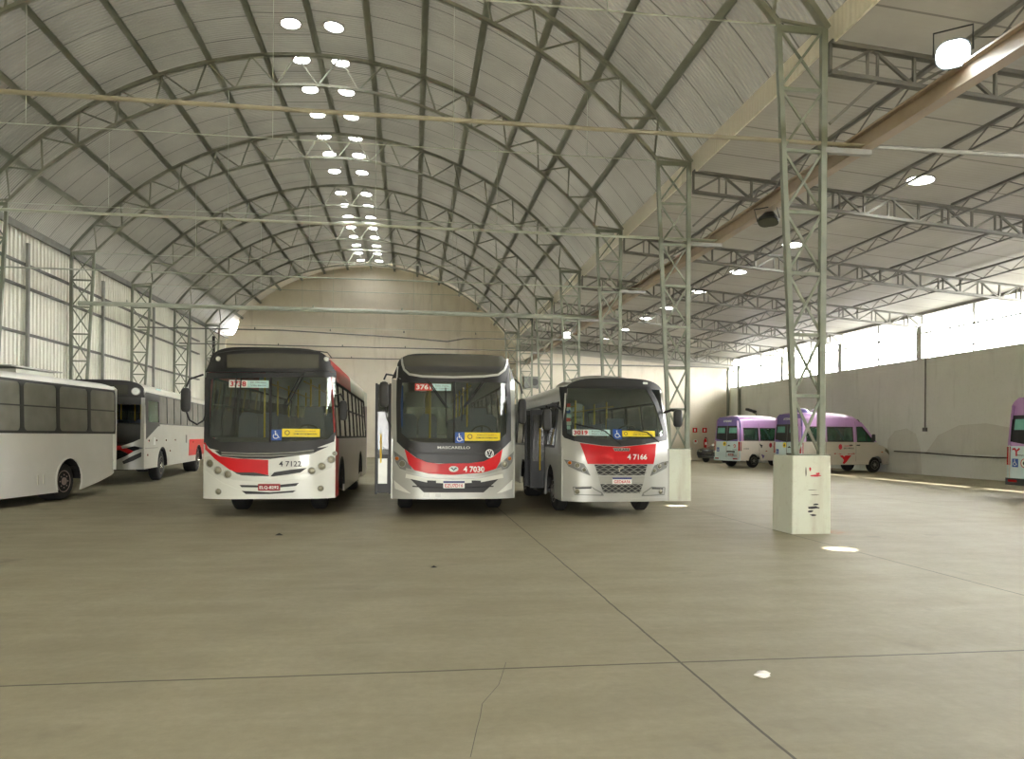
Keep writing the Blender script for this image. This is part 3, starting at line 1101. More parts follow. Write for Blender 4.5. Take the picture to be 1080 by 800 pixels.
# end wall fittings: air conditioner, fire point
t = thing('air_conditioner', 'outdoor air conditioner unit high on the far end wall', 'air conditioner', (7.75, YSB - .42, 4.75))
MB().box(-.5, .5, 0, .36, 0, .75).build('casing', M['grey'], t, smooth=False)
MB().lathe([(-.015, .24), (.0, .24)], (.18, 0, .375), 'y', 24).build('fan_grille', M['dash'], t)
MB().box(-.5, -.25, -.01, .0, .1, .65).build('vent', M['grey'], t, smooth=False)
for sx_ in (-.4, .4):
    MB().box(sx_ - .02, sx_ + .02, 0, .42, -.05, 0).build('bracket', M['steeldark'], t, smooth=False)
def fire_sign(x, label):
    t = thing('fire_sign', label, 'sign', (x, YSB - .012, 2.05))
    MB().box(-.16, .16, 0, .01, -.16, .16).build('plate', M['red'], t, smooth=False)
    MB().box(-.05, .05, -.004, 0, -.09, .08).build('symbol', M['signwhite'], t, smooth=False)
fire_sign(19.15, 'red square fire sign on the far wall above the hydrant hose')
fire_sign(19.85, 'red square fire sign on the far wall above the extinguisher')
t = thing('fire_extinguisher', 'red fire extinguisher hanging on the far wall of the side hall', 'fire extinguisher', (19.85, YSB - .14, .85))
MB().lathe([(0, .07), (.02, .10), (.50, .10), (.60, .05), (.66, .03)], (0, 0, 0), 'z', 18).build('cylinder', M['red'], t)
MB().box(-.03, .09, -.02, .02, .66, .72).build('handle', M['grille'], t, smooth=False)
MB().tube([(.05, 0, .68), (.14, -.02, .6), (.14, -.04, .25)], .014, 6).build('hose', M['rubber'], t)
MB().box(-.06, .06, -.104, -.09, .2, .38).build('information_plate', M['signwhite'], t, smooth=False)
t = thing('hose_reel', 'small red and black hydrant fitting on the far wall', 'hydrant', (19.15, YSB - .1, 1.0))
MB().lathe([(-.04, .16), (.06, .16)], (0, 0, .25), 'y', 20).build('hose_coil', M['signwhite'], t)
MB().lathe([(-.07, .07), (.06, .07)], (0, 0, .3), 'y', 14).build('valve', M['red'], t)

# floodlights
def flood(label, loc, lit, aim, size=(.42, .36)):
    t = thing('floodlight', label, 'floodlight', loc, 0)
    d = Vector(aim).normalized()
    q = d.to_track_quat('-Y', 'Z')
    t.rotation_mode = 'QUATERNION'
    t.rotation_quaternion = q
    w2, h2 = size[0] / 2, size[1] / 2
    MB().loft([[(u * k, yy, v * k) for u, v in rrect(-w2, w2, -h2, h2, h2 * .8, 6)] for yy, k in ((-.06, 1), (0, 1), (.16, .5))], closed=True, cap=True).build('housing', M['grille'], t, smooth=False)
    MB().loft([[(u, yy, v) for u, v in rrect(-w2 + .015, w2 - .015, -h2 + .015, h2 - .015, h2 * .8, 6)] for yy in (-.075, -.06)], closed=True, cap=True).build('lamp_glass', M[lit] if lit else M['display'], t, smooth=False)
    MB().tube([(-w2 - .02, 0, 0), (-w2 - .02, .1, h2 + .12), (w2 + .02, .1, h2 + .12), (w2 + .02, 0, 0)], .014, 6).build('bracket', M['grille'], t)
    return t
flood('brightly lit floodlight on the tan beam nearest the gateway', (7.22, 9.15, 6.74), 'lamp', (-.62, -.75, -.5))
flood('unlit dark floodlight hanging under the tan beam', (7.4, 14.75, 6.12), None, (-.3, -.3, -.9), (.42, .3))
flood('small lit floodlight on the tan beam far down the hall', (7.3, 34.8, 6.40), 'lampwarm', (-.35, -.9, -.25), (.42, .3))
sp = bpy.data.lights.new('floodlight_beam', 'SPOT')
sp.energy = 260
sp.color = (.85, .95, 1.0)
sp.spot_size = math.radians(125)
sp.spot_blend = .6
sp.shadow_soft_size = .18
so = bpy.data.objects.new('floodlight_beam', sp)
COL.objects.link(so)
so.location = (7.12, 9.02, 6.66)
so.rotation_euler = Vector((-.62, -.55, -.6)).to_track_quat('-Z', 'Y').to_euler()

# ------------------------------------------------------------------ vehicles
_c, _s = math.cos(CAM_YAW), math.sin(CAM_YAW)
def sight(px, py):
    """direction of the line of sight through a photo pixel"""
    x, y = px - 540, py - 400
    cr, sr = math.cos(CAM_ROLL), math.sin(CAM_ROLL)
    x, y = x * cr + y * sr, -x * sr + y * cr
    a, b = x / CAM_F, -(y - (CAM_CY - 400)) / CAM_F
    return a * _c + _s, -a * _s + _c, b

class Front:
    """curved front face of a vehicle whose origin stands at (xc, yf, 0), facing the camera (-y)"""
    def __init__(s, xc, yf, W, rc, k=.05, zk=1.0, p=5.0):
        s.xc, s.yf, s.W, s.rc, s.k, s.zk, s.p = xc, yf, W, rc, k, zk, p
    def depth(s, x, z):
        t = min(1.0, abs(x) / (s.W / 2))
        return s.rc * t ** s.p + s.k * max(0, z - s.zk)
    def fn(s, u, v, off):
        return (u, s.depth(u, v) - off, v)
    def crop(s, x0, y0, sc):
        """pixel of an enlarged crop of the photo -> (x, z) on this face"""
        def f(u, v):
            r = sight(x0 + u / sc, y0 + v / sc)
            y = s.yf
            for _ in range(4):
                t = y / r[1]
                x, z = r[0] * t - s.xc, r[2] * t + CAM_H
                y = s.yf + s.depth(x, z)
            return (max(-s.W / 2, min(s.W / 2, x)), z)
        return f

def wheel(parent, x, y, r, side, wd=.27, hub='hub', dual=False):
    """tyre with shoulders, and a dished hub with bolts facing outwards (side = +1/-1 in x)"""
    mb = MB()
    mb.lathe([(-wd / 2, r * .56), (-wd / 2, r * .86), (-wd / 2 + .03, r * .96), (-wd * .3, r), (wd * .3, r), (wd / 2 - .03, r * .96), (wd / 2, r * .86), (wd / 2, r * .56)], (x - side * wd / 2, y, r), 'x', 32, False)
    o = mb.build('wheel', M['rubber'], parent)
    h = MB()
    e = x
    h.lathe([(e - side * .10, r * .30), (e - side * .07, r * .48), (e + side * .004, r * .58), (e + side * .008, r * .55), (e - side * .05, r * .46), (e - side * .04, r * .22), (e + side * .02, r * .20), (e + side * .025, r * .04)], (0, y, r), 'x', 28)
    for k in range(8):
        a = 2 * PI * k / 8
        h.box(e - .012, e + .012, y + r * .34 * math.cos(a) - .014, y + r * .34 * math.cos(a) + .014, r + r * .34 * math.sin(a) - .014, r + r * .34 * math.sin(a) + .014)
    h.build('hub', M[hub], o)
    return o

def roof_z(t, zs, H, p=3.0):
    return zs + (H - zs) * (1 - min(1, abs(t)) ** p) ** .5

class Shell:
    """common body of a bus: roof, sides with windows and wheel arches, rear wall, underbody, cabin"""
    def __init__(s, root, W, L, zs, H, zbelt, skirt, fr, tum=.03, p=3.0, rr=.12):
        s.root, s.W, s.L, s.zs, s.H, s.zb, s.skirt, s.fr, s.tum, s.p, s.rr = root, W, L, zs, H, zbelt, skirt, fr, tum, p, rr
    def hw(s, z):
        return s.W / 2 - s.tum * max(0, z - s.zb)
    def side(s, sx):
        def f(u, v, off):
            e = max(0.0, u - (s.L - s.rr)) / s.rr
            return (sx * (s.hw(v) + off - s.rr * .8 * e * e), u, v)
        return f
    def fy(s, z):
        return s.fr.depth(s.hw(z), z)
    def rear(s, u, v, off):
        t = min(1, abs(u) / (s.W / 2))
        return (u, s.L + off - .10 * t ** 6, v)
    def roof(s, y0, y1, m, front_follow=False, rear_round=False, name='roof'):
        n = 26
        ts = [math.sin(PI / 2 * (-1 + 2 * k / n)) for k in range(n + 1)]
        rows = []
        hw = s.hw(s.zs)
        stations = [y0]
        if rear_round:
            stations += [s.L - .35, s.L - .18, s.L - .07, s.L]
        else:
            stations.append(y1)
        for i, y in enumerate(stations):
            row = []
            for t in ts:
                z = roof_z(t, s.zs, s.H, s.p)
                yy = y
                if i == 0 and front_follow:
                    yy = s.fr.depth(hw * t, z)
                if rear_round and i >= 1:
                    e = max(0, (y - (s.L - .35)) / .35)
                    z = s.zs + (z - s.zs) * (1 - .55 * e ** 2.2)
                    t2 = t * (1 - .05 * e * e)
                else:
                    t2 = t
                row.append((hw * t2, yy, z))
            rows.append(row)
        mb = MB().loft(rows)
        rows2 = [[(x * .985, y + (.02 if i == 0 else -.02 if i == len(rows) - 1 else 0), z - .035) for x, y, z in r] for i, r in enumerate(rows)]
        mb.loft(rows2)
        return mb.build(name, m, s.root, angle=50)
    def side_panel(s, sx, poly, m, off=0.0, th=.03, name='side_panel', cell=.35):
        return MB().conform(poly, s.side(sx), th, off, cell).build(name, m, s.root, angle=30)
    def lower_poly(s, y0, y1, arches, z0, z1, tail=None):
        """side outline between skirt and belt with wheel arches cut out; arches: (y, radius)"""
        pts = [(y0, z1), (y0, z0)]
        for ya, ra in sorted(arches):
            a0 = math.asin(min(1, max(-1, (z0 - .46) / ra)))
            for k in range(13):
                a = PI - a0 - (PI - 2 * a0) * k / 12
                pts.append((ya + ra * math.cos(a), .46 + ra * math.sin(a)))
        if tail:
            pts += tail
        else:
            pts.append((y1, z0))
        pts.append((y1, z1))
        return pts
    def window(s, sx, y0, y1, z0, z1, fm, gm, r=.06, fw=.05, split=None, th=.035):
        """frame ring and pane; split = height of the sliding-pane rail"""
        f = s.side(sx)
        fr = MB().ring(outer_loop(y0, y1, z0, z1), rrect(y0 + fw, y1 - fw, z0 + fw, z1 - fw, r), f, th, .004)
        if split:
            fr.conform([(y0 + fw, split - .015), (y1 - fw, split - .015), (y1 - fw, split + .015), (y0 + fw, split + .015)], f, th, .002, 0)
        o = fr.build('window_frame', fm, s.root, angle=40)
        MB().conform(rrect(y0 + fw - .01, y1 - fw + .01, z0 + fw - .01, z1 - fw + .01, r), f, .006, -.012, .5).build('pane', gm, o, smooth=False)
        return o
    def under(s, y0, y1, z, axles, top=.95):
        mb = MB().box(-s.W / 2 + .08, s.W / 2 - .08, y0 + .05, y1 - .1, top - .05, top)
        mb.box(-.42, -.30, y0 + .3, y1 - .4, z + .12, z + .30)
        mb.box(.30, .42, y0 + .3, y1 - .4, z + .12, z + .30)
        mb.box(-.75, .75, (axles[0] + axles[-1]) / 2 - .9, (axles[0] + axles[-1]) / 2 + .9, z + .05, top - .1)
        mb.box(-.55, .55, y1 - 1.3, y1 - .3, z + .05, top - .1)
        mb.box(-.7, .7, y0 + .25, y0 + .7, z + .02, top - .08)
        for a in axles:
            mb.tube([(-s.W / 2 + .25, a, .48), (s.W / 2 - .25, a, .48)], .08, 8)
            for sx in (-1, 1):
                # wheel housings
                x0, x1 = sorted((sx * (s.W / 2 - .42), sx * (s.W / 2 - .04)))
                rows = []
                for x in (x0, x1):
                    rows.append([(x, a + .66 * math.cos(PI * k / 12), .46 + .60 * math.sin(PI * k / 12)) for k in range(13)])
                mb.loft(rows)
                xi = x0 if sx > 0 else x1
                mb.box(xi - .02, xi + .02, a - .68, a + .68, .38, 1.08)
        return mb.build('underbody', M['under'], s.root, smooth=False)
    def cabin(s, y0, y1, floor=.95, rows=8, poles=8, top=2.75, pitch=.78, start=1.9, gap=None):
        MB().box(-s.W / 2 + .46, s.W / 2 - .46, y0 + .35, y1 - .12, floor, floor + .03).build('cabin_floor', M['interior'], s.root, smooth=False)
        seat_me = None
        for i in range(rows):
            for sx in (-1, 1):
                y = start + pitch * i
                if seat_me is None:
                    b = MB()
                    for dx in (-.22, .22):
                        b.loft([[(dx - .19, -.02, .40), (dx + .19, -.02, .40), (dx + .19, .40, .44), (dx - .19, .40, .44)], [(dx - .19, -.02, .48), (dx + .19, -.02, .48), (dx + .19, .42, .50), (dx - .19, .42, .50)]], closed=True, cap=True)
                        b.loft([[(dx - .19, .38, .44), (dx + .19, .38, .44), (dx + .19, .46, .44), (dx - .19, .46, .44)], [(dx - .19, .46, .95), (dx + .19, .46, .95), (dx + .19, .52, .95), (dx - .19, .52, .95)],
                                [(dx - .12, .48, 1.06), (dx + .12, .48, 1.06), (dx + .12, .52, 1.06), (dx - .12, .52, 1.06)]], closed=True, cap=True)
                    b.box(-.36, .36, .1, .3, 0, .42)
                    seat_me = b.mesh('seat', M['seat'], True, 40)
                o = bpy.data.objects.new('seat', seat_me)
                COL.objects.link(o)
                o.parent = s.root
                o.location = (sx * (s.W / 2 - .52), y, floor + .03)
        for i in range(poles):
            x = (-.42, .42)[i % 2]
            y = start - .25 + i * (y1 - y0 - 3.0) / max(1, poles)
            MB().tube([(x, y, floor), (x, y, top)], .02, 8).build('grab_pole', M['pole'], s.root)
        for x in (-.42, .42):
            MB().tube([(x, y0 + 1.4, top - .12), (x, y1 - 1.0, top - .12)], .018, 8).build('grab_rail', M['pole'], s.root)
    def dash(s, zw, x_driver=.62, floor=.95, y=.35):
        MB().loft([[(-s.W / 2 + .12, y, zw - .45), (s.W / 2 - .12, y, zw - .45), (s.W / 2 - .12, y + .5, zw - .45), (-s.W / 2 + .12, y + .5, zw - .45)],
                   [(-s.W / 2 + .12, y, zw + .02), (s.W / 2 - .12, y, zw + .02), (s.W / 2 - .12, y + .45, zw + .10), (-s.W / 2 + .12, y + .45, zw + .10)]], closed=True, cap=True).build('dashboard', M['dash'], s.root, smooth=False)
        # steering wheel
        c = Vector((x_driver, y + .62, zw + .18))
        q = Matrix.Rotation(math.radians(35), 3, 'X')
        ring = [c + q @ Vector((.21 * math.cos(2 * PI * k / 24), 0.0, .21 * math.sin(2 * PI * k / 24))) for k in range(25)]
        mb = MB().tube(ring, .016, 6, False)
        for a in (0, 2.1, 4.2):
            mb.tube([c, c + q @ Vector((.21 * math.sin(a), 0, .21 * math.cos(a)))], .012, 6)
        mb.tube([c, c + Vector((0, -.15, -.4))], .03, 8)
        mb.build('steering_wheel', M['dash'], s.root)
        b = MB()
        b.loft([[(x_driver - .22, y + .95, floor), (x_driver + .22, y + .95, floor), (x_driver + .22, y + 1.35, floor), (x_driver - .22, y + 1.35, floor)], [(x_driver - .24, y + .9, floor + .5), (x_driver + .24, y + .9, floor + .5), (x_driver + .24, y + 1.4, floor + .5), (x_driver - .24, y + 1.4, floor + .5)]], closed=True, cap=True)
        b.loft([[(x_driver - .23, y + 1.33, floor + .48), (x_driver + .23, y + 1.33, floor + .48), (x_driver + .23, y + 1.42, floor + .48), (x_driver - .23, y + 1.42, floor + .48)], [(x_driver - .18, y + 1.45, floor + 1.2), (x_driver + .18, y + 1.45, floor + 1.2), (x_driver + .18, y + 1.52, floor + 1.2), (x_driver - .18, y + 1.52, floor + 1.2)]], closed=True, cap=True)
        b.build('driver_seat', M['seat'], s.root, angle=40)

def P(f, pts):
    return [f(u, v) for u, v in pts]
def arcpts(cx, cy, r, a0, a1, n=10):
    return [(cx + r * math.cos(math.radians(a0 + (a1 - a0) * k / n)), cy + r * math.sin(math.radians(a0 + (a1 - a0) * k / n))) for k in range(n + 1)]
def strip(pts, wd):
    """closed outline of a polyline drawn wd wide"""
    L_, R_ = [], []
    for i, p in enumerate(pts):
        a, b = Vector(pts[max(0, i - 1)]), Vector(pts[min(len(pts) - 1, i + 1)])
        d = (b - a).normalized()
        nrm = Vector((-d.y, d.x)) * wd / 2
        L_.append((p[0] + nrm.x, p[1] + nrm.y))
        R_.append((p[0] - nrm.x, p[1] - nrm.y))
    return L_ + R_[::-1]
def wheelchair(parent, u, v, w_, h_, fn, off, flip=1, back='blue'):
    """blue accessibility sticker with the white wheelchair sign"""
    o = MB().conform([(u - w_ / 2, v - h_ / 2), (u + w_ / 2, v - h_ / 2), (u + w_ / 2, v + h_ / 2), (u - w_ / 2, v + h_ / 2)], fn, .004, off, 0).build('accessibility_sticker', M[back], parent, smooth=False)
    k = h_ / 2
    T = lambda pts: [(u + flip * x * k, v + y * k) for x, y in pts]
    mb = MB()
    mb.conform(T(arcpts(-.12, .66, .12, 0, 360, 12)[:-1]), fn, .003, off + .005, 0)
    mb.conform(T(strip([(-.12, .5), (-.12, .02), (.26, .02), (.46, -.48), (.62, -.42)], .13)), fn, .003, off + .005, 0)
    mb.conform(T(strip([(-.12, .26), (.22, .26)], .10)), fn, .003, off + .005, 0)
    mb.conform(T(strip(arcpts(-.06, -.22, .42, 130, 330, 12), .11)), fn, .003, off + .005, 0)
    mb.build('symbol', M['signwhite'], o, smooth=False)
    return o
def plate(parent, u, v, w_, h_, fn, off, text, style='blue', flip=1):
    if style == 'red':
        o = MB().conform(rrect(u - w_ / 2, u + w_ / 2, v - h_ / 2, v + h_ / 2, .012, 3), fn, .012, off + .012, 0).build('licence_plate', M['darkred'], parent, smooth=False)
        lettering('plate_lettering', text, u, v - h_ * .06, h_ * .52, fn, M['signwhite'], o, off + .016, .015, w_ * .86, flip)
    else:
        o = MB().conform(rrect(u - w_ / 2, u + w_ / 2, v - h_ / 2, v + h_ / 2, .012, 3), fn, .012, off + .012, 0).build('licence_plate', M['signwhite'], parent, smooth=False)
        MB().conform([(u - w_ / 2, v + h_ * .24), (u + w_ / 2, v + h_ * .24), (u + w_ / 2, v + h_ / 2), (u - w_ / 2, v + h_ / 2)], fn, .004, off + .016, 0).build('plate_header', M['navy'], o, smooth=False)
        lettering('plate_lettering', text, u, v - h_ * .13, h_ * .48, fn, M['printred'], o, off + .016, .015, w_ * .84, flip)
    return o
def round_lamp(parent, u, v, r, fn, off, name='headlight', lens='lens', n=18):
    o = MB().ring([(u + r * 1.18 * math.cos(2 * PI * k / n), v + r * 1.18 * math.sin(2 * PI * k / n)) for k in range(n)],
                  [(u + r * math.cos(2 * PI * k / n), v + r * math.sin(2 * PI * k / n)) for k in range(n)], fn, .03, off + .012).build(name, M['trim'], parent)
    mb = MB()
    rows = []
    for q, d in ((1.0, .0), (.8, .008), (.5, .014), (.05, .016)):
        rows.append([fn(u + r * q * math.cos(2 * PI * k / n), v + r * q * math.sin(2 * PI * k / n), off + d - .004) for k in range(n)])
    mb.loft(rows, closed=True)
    mb.build('lens', M[lens], o)
    return o
def mirror(parent, pts, head0, head1, w_, d_, r=.018, m='grille'):
    """arm through pts, mirror head as a rounded slab from head0 (bottom) to head1 (top)"""
    o = MB().tube(pts, r, 8).build('mirror_arm', M[m], parent)
    a, b = Vector(head0), Vector(head1)
    mb = MB()
    rows = []
    for k, q in enumerate((.0, .04, .15, .5, .85, .96, 1.0)):
        c = a.lerp(b, q)
        f = (.35, .75, .97, 1, .97, .75, .35)[k]
        rows.append([(c.x + w_ / 2 * f * math.cos(t) * abs(math.cos(t)) ** -.4 if abs(math.cos(t)) > .01 else c.x, c.y + d_ / 2 * f * math.sin(t) * abs(math.sin(t)) ** -.4 if abs(math.sin(t)) > .01 else c.y, c.z) for t in [2 * PI * j / 16 for j in range(16)]])
    mb.loft(rows, closed=True, cap=True)
    mb.build('mirror_head', M[m], o)
    return o
def wiper(parent, pts, fn, off, blade=None, name='wiper'):
    o = MB().tube([fn(u, v, off) for u, v in pts], .012, 6).build(name, M['rubber'], parent)
    if blade:
        MB().tube([fn(u, v, off - .012) for u, v in blade], .011, 6).build('blade', M['rubber'], o)
    return o
def yellow_sticker(parent, u0, u1, v0, v1, fn, off, text=True):
    o = MB().conform([(u0, v0), (u1, v0), (u1, v1), (u0, v1)], fn, .003, off, .3).build('yellow_sticker', M['yellow'], parent, smooth=False)
    if text:
        h = v1 - v0
        MB().ring([(u0 + h * .62 + h * .3 * math.cos(2 * PI * k / 12), (v0 + v1) / 2 + h * .3 * math.sin(2 * PI * k / 12)) for k in range(12)],
                  [(u0 + h * .62 + h * .22 * math.cos(2 * PI * k / 12), (v0 + v1) / 2 + h * .22 * math.sin(2 * PI * k / 12)) for k in range(12)], fn, .003, off + .004).build('sticker_print', M['ink'], o, smooth=False)
        lettering('sticker_print', 'COM USO DE MASCARA', u0 + (u1 - u0) * .62, v0 + h * .36, h * .20, fn, M['ink'], o, off + .004, .01, (u1 - u0) * .62)
        lettering('sticker_print', 'EMBARQUE SOMENTE', u0 + (u1 - u0) * .62, v0 + h * .68, h * .13, fn, M['ink'], o, off + .004, .0, (u1 - u0) * .55)
    return o
def route_sign(parent, u0, u1, us, v0, v1, fn, off, number, lines, white_digits):
    o = MB().conform([(u0, v0), (us, v0), (us, v1), (u0, v1)], fn, .004, off, .3).build('route_sign', M['signred' if white_digits else 'signwhite'], parent, smooth=False)
    lettering('route_number', number, (u0 + us) / 2, (v0 + v1) / 2, (v1 - v0) * .72, fn, M['signwhite' if white_digits else 'printred'], o, off + .004, .03, (us - u0) * .86)
    MB().conform([(us, v0), (u1, v0), (u1, v1), (us, v1)], fn, .004, off, .3).build('destination_card', M['signblue'], o, smooth=False)
    for k, l_ in enumerate(lines):
        lettering('route_print', l_, (us + u1) / 2, v1 - (v1 - v0) * (.3 + .4 * k), (v1 - v0) * .2, fn, M['ink'], o, off + .004, 0, (u1 - us) * .72)
    return o

def sweep_y(pts, y):
    return [(x, y, z) for x, z in pts]

def cap_poly(sh, zlow_pts, n=24):
    """front cap outline: bottom points (left to right) then the roof curve back from right to left"""
    hw = sh.hw(sh.zs)
    top = []
    for k in range(n + 1):
        t = math.sin(PI / 2 * (1 - 2 * k / n))
        top.append((hw * t, roof_z(t, sh.zs, sh.H, sh.p)))
    return zlow_pts + top

def bus_side(sh, sx, L, wins, z0, z1, mats, arches, skirt, belt, split=None, gm='tinted', fm='rubber', r=.05, fw=.045, red_to=0.0, tail=None):
    y_first = sh.fy(1.2)
    lower, upper, redm = mats
    ya = arches[0][0] - arches[0][1] - .02
    if red_to:
        sh.side_panel(sx, [(y_first + .01, belt), (y_first + .01, skirt), (ya, skirt), (ya, belt)], redm)
        sh.side_panel(sx, sh.lower_poly(ya, L, arches, skirt, belt, tail), lower)
    else:
        sh.side_panel(sx, sh.lower_poly(y_first - .02, L, arches, skirt, belt, tail), lower)
    w0, w1 = wins[0][0], wins[-1][1]
    # strips before and after the windows, between belt and roof edge
    for a, b, m_ in ((sh.fy(2.0) + .01, w0, redm if red_to else upper), (w1, L, upper)):
        if b - a > .01:
            sh.side_panel(sx, [(a, z0), (b, z0), (b, z1), (a, z1)], m_, name='pillar_panel')
    if z0 > belt + .001:
        sh.side_panel(sx, [(sh.fy(1.4) - .02, belt), (L, belt), (L, z0), (sh.fy(1.4) - .02, z0)], upper, name='belt_strip')
    if red_to:
        sh.side_panel(sx, [(sh.fy(z1) + .01, z1), (red_to, z1), (red_to, sh.zs), (sh.fy(z1) + .01, sh.zs)], redm, name='roof_edge_panel')
        sh.side_panel(sx, [(red_to, z1), (L, z1), (L, sh.zs), (red_to, sh.zs)], upper, name='roof_edge_panel')
    else:
        sh.side_panel(sx, [(sh.fy(z1) - .02, z1), (L, z1), (L, sh.zs), (sh.fy(z1) - .02, sh.zs)], upper, name='roof_edge_panel')
    for a, b in wins:
        sh.window(sx, a, b, z0, z1, M[fm], M[gm], r, fw, split)
    # panel seams and wheel arch lips
    for y, ra in arches:
        pts = arcpts(y, .46, ra, 2, 178, 16)
        o = MB().conform(strip(pts, .045), sh.side(sx), .04, .012, 0).build('arch_lip', M['rubber'] if gm == 'tinted' else lower, sh.root)

def bus_rear(sh, lower, upper, z0=1.55, z1=2.45, zlow=None):
    h = sh.W / 2
    zl = zlow or sh.skirt + .1
    MB().conform([(-h, zl), (h, zl), (h, z0), (-h, z0)], sh.rear, .04, 0, .3).build('rear_panel', lower, sh.root)
    MB().conform([(-h, z0), (-h + .2, z0), (-h + .2, z1), (-h, z1)], sh.rear, .04, 0, .1).build('rear_pillar', lower, sh.root)
    MB().conform([(h - .2, z0), (h, z0), (h, z1), (h - .2, z1)], sh.rear, .04, 0, .1).build('rear_pillar', lower, sh.root)
    MB().conform([(-h, z1), (h, z1), (h, sh.zs), (h * .9, sh.zs + .08), (-h * .9, sh.zs + .08), (-h, sh.zs)], sh.rear, .04, 0, .3).build('rear_panel', upper, sh.root)
    MB().conform([(-h + .2, z0), (h - .2, z0), (h - .2, z1), (-h + .2, z1)], sh.rear, .008, -.01, .3).build('rear_window', M['tinted'], sh.root, smooth=False)

# ---------------------------------------------------------------- white and red bus, 4 7122
def bus_white_red():
    fr = Front(-2.66, 14.2, 2.40, .22, .04, 1.0)
    root = thing('city_bus', 'white and red city bus with red half panel, red plate and number 4 7122', 'bus', (fr.xc, fr.yf, 0), 0, 'red and white buses parked nose out')
    L = 10.0
    sh = Shell(root, 2.40, L, 2.86, 3.15, 1.42, .33, fr, .065, 5.0)
    f = fr.fn
    a, b, c = fr.crop(195, 345, 3.9), fr.crop(205, 460, 8.89), fr.crop(285, 440, 7.62)
    # shell
    sh.roof(0, 4.6, M['red'], front_follow=True)
    sh.roof(4.6, L, M['offwhite'], rear_round=True)
    wins = [(.46, 1.40)] + [(1.40 + 1.18 * k, 1.40 + 1.18 * (k + 1)) for k in range(7)]
    for sx in (1, -1):
        bus_side(sh, sx, L, wins, 1.46, 2.60, (M['shadedside'], M['offwhite'], M['red']), [(1.5, .60), (L - 3.0, .60)], .33, 1.46, 2.1, red_to=4.6)
    bus_rear(sh, M['shadedside'], M['offwhite'])
    sh.under(.2, L, .3, [1.5, L - 3.0])
    for sx in (1, -1):
        wheel(root, sx * .92, 1.5, .48, sx, .30)
        wheel(root, sx * 1.12, L - 3.0, .48, sx, .5)
    sh.cabin(.2, L, .92, 9, 9, 2.75, .78, 2.1)
    zw = a(350, 475)[1]
    sh.dash(zw, .6, .92)
    # front
    cap = [a(97, 184), a(350, 186), a(618, 183)]
    cap[0] = (-sh.W / 2, cap[0][1])
    cap[-1] = (sh.W / 2, cap[-1][1])
    MB().conform(cap_poly(sh, cap), f, .04, 0, .14).build('front_cap', M['black'], root)
    MB().conform(P(a, [(172, 168), (550, 168), (550, 112), (340, 106), (172, 112)]), f, .01, .012, .2).build('destination_display', M['display'], root)
    MB().conform(strip(P(a, [(112, 130), (135, 104), (205, 93), (340, 87), (450, 88), (585, 104), (604, 128)]), .02), f, .02, .02, .15).build('cap_ridge', M['grille'], root)
    round_lamp(root, *a(135, 129), .042, f, .0, 'marker_lamp', 'signwhite')
    round_lamp(root, *a(581, 130), .042, f, .0, 'marker_lamp', 'signwhite')
    MB().conform(P(a, [(88, 186), (350, 188), (632, 185), (636, 206), (350, 206), (84, 214)]), f, .04, .004, .14).build('windscreen_header', M['black'], root)
    gl = [(102, 212), (350, 205), (620, 204), (626, 300), (626, 428), (588, 460), (480, 470), (350, 475), (150, 474), (100, 452), (94, 330)]
    MB().conform(P(a, gl), f, .008, -.008, .12).build('windscreen', M['screen'], root)
    MB().conform(P(a, [(70, 206), (104, 206), (96, 330), (102, 450), (152, 472), (152, 484), (70, 474)]), f, .04, .004, .08).build('windscreen_surround', M['black'], root)
    MB().conform(P(a, [(618, 202), (660, 202), (660, 440), (634, 444), (588, 468), (588, 458), (624, 427), (624, 300)]), f, .04, .004, .08).build('windscreen_surround', M['black'], root)
    MB().conform(P(a, [(70, 470), (102, 450), (150, 472), (350, 473), (480, 468), (588, 458), (645, 432), (612, 470), (540, 496), (350, 507), (150, 510), (100, 497)]), f, .05, .008, .1).build('windscreen_surround', M['grille'], root)
    MB().conform(P(a, [(345, 206), (356, 206), (355, 475), (345, 475)]), f, .02, .006, .2).build('windscreen_mullion', M['rubber'], root)
    # lower front
    low = P(a, [(60, 480), (100, 497), (150, 510), (350, 507), (540, 496), (612, 470), (660, 430)])
    low[0] = (-sh.W / 2, low[0][1])
    low[-1] = (sh.W / 2, low[-1][1])
    MB().conform([(-sh.W / 2, .33)] + [(sh.W / 2, .33)] + low[::-1], f, .04, 0, .1).build('front_panel', M['white'], root)
    MB().conform(P(a, [(122, 508), (350, 506), (560, 494), (590, 489), (520, 520), (350, 541), (240, 540), (150, 530)]), f, .03, .008, .12).build('grille', M['grille'], root)
    for q in (514, 524):
        MB().tube([f(*a(u, q + d), .02) for u, d in ((150, 0), (260, 5), (350, 5), (450, 0), (530, -9))], .014, 6).build('grille_bar', M['trim'], root)
    MB().conform(P(b, [(98, 55), (125, 108), (170, 148), (235, 186), (400, 207), (690, 220), (690, 362), (640, 352), (560, 337), (400, 337), (330, 312), (260, 262), (190, 212), (140, 160), (98, 120)]), f, .02, .014, .1).build('red_panel', M['red'], root)
    MB().conform(P(b, [(355, 322), (460, 334), (560, 338), (640, 352), (695, 366), (695, 372), (560, 370), (440, 364), (395, 350)]), f, .02, .012, .1).build('air_slot', M['grille'], root)
    MB().conform(P(c, [(0, 472), (30, 440), (160, 420), (292, 405), (240, 442), (120, 460), (18, 474)]), f, .02, .012, .1).build('air_slot', M['grille'], root)
    MB().conform(P(a, [(80, 535), (100, 528), (150, 562), (205, 600), (350, 622), (500, 602), (560, 562), (625, 505), (632, 535), (600, 577), (500, 622), (350, 638), (200, 628), (130, 600), (84, 566)]), f, .02, .010, .1).build('headlight_band', M['silver2'], root)
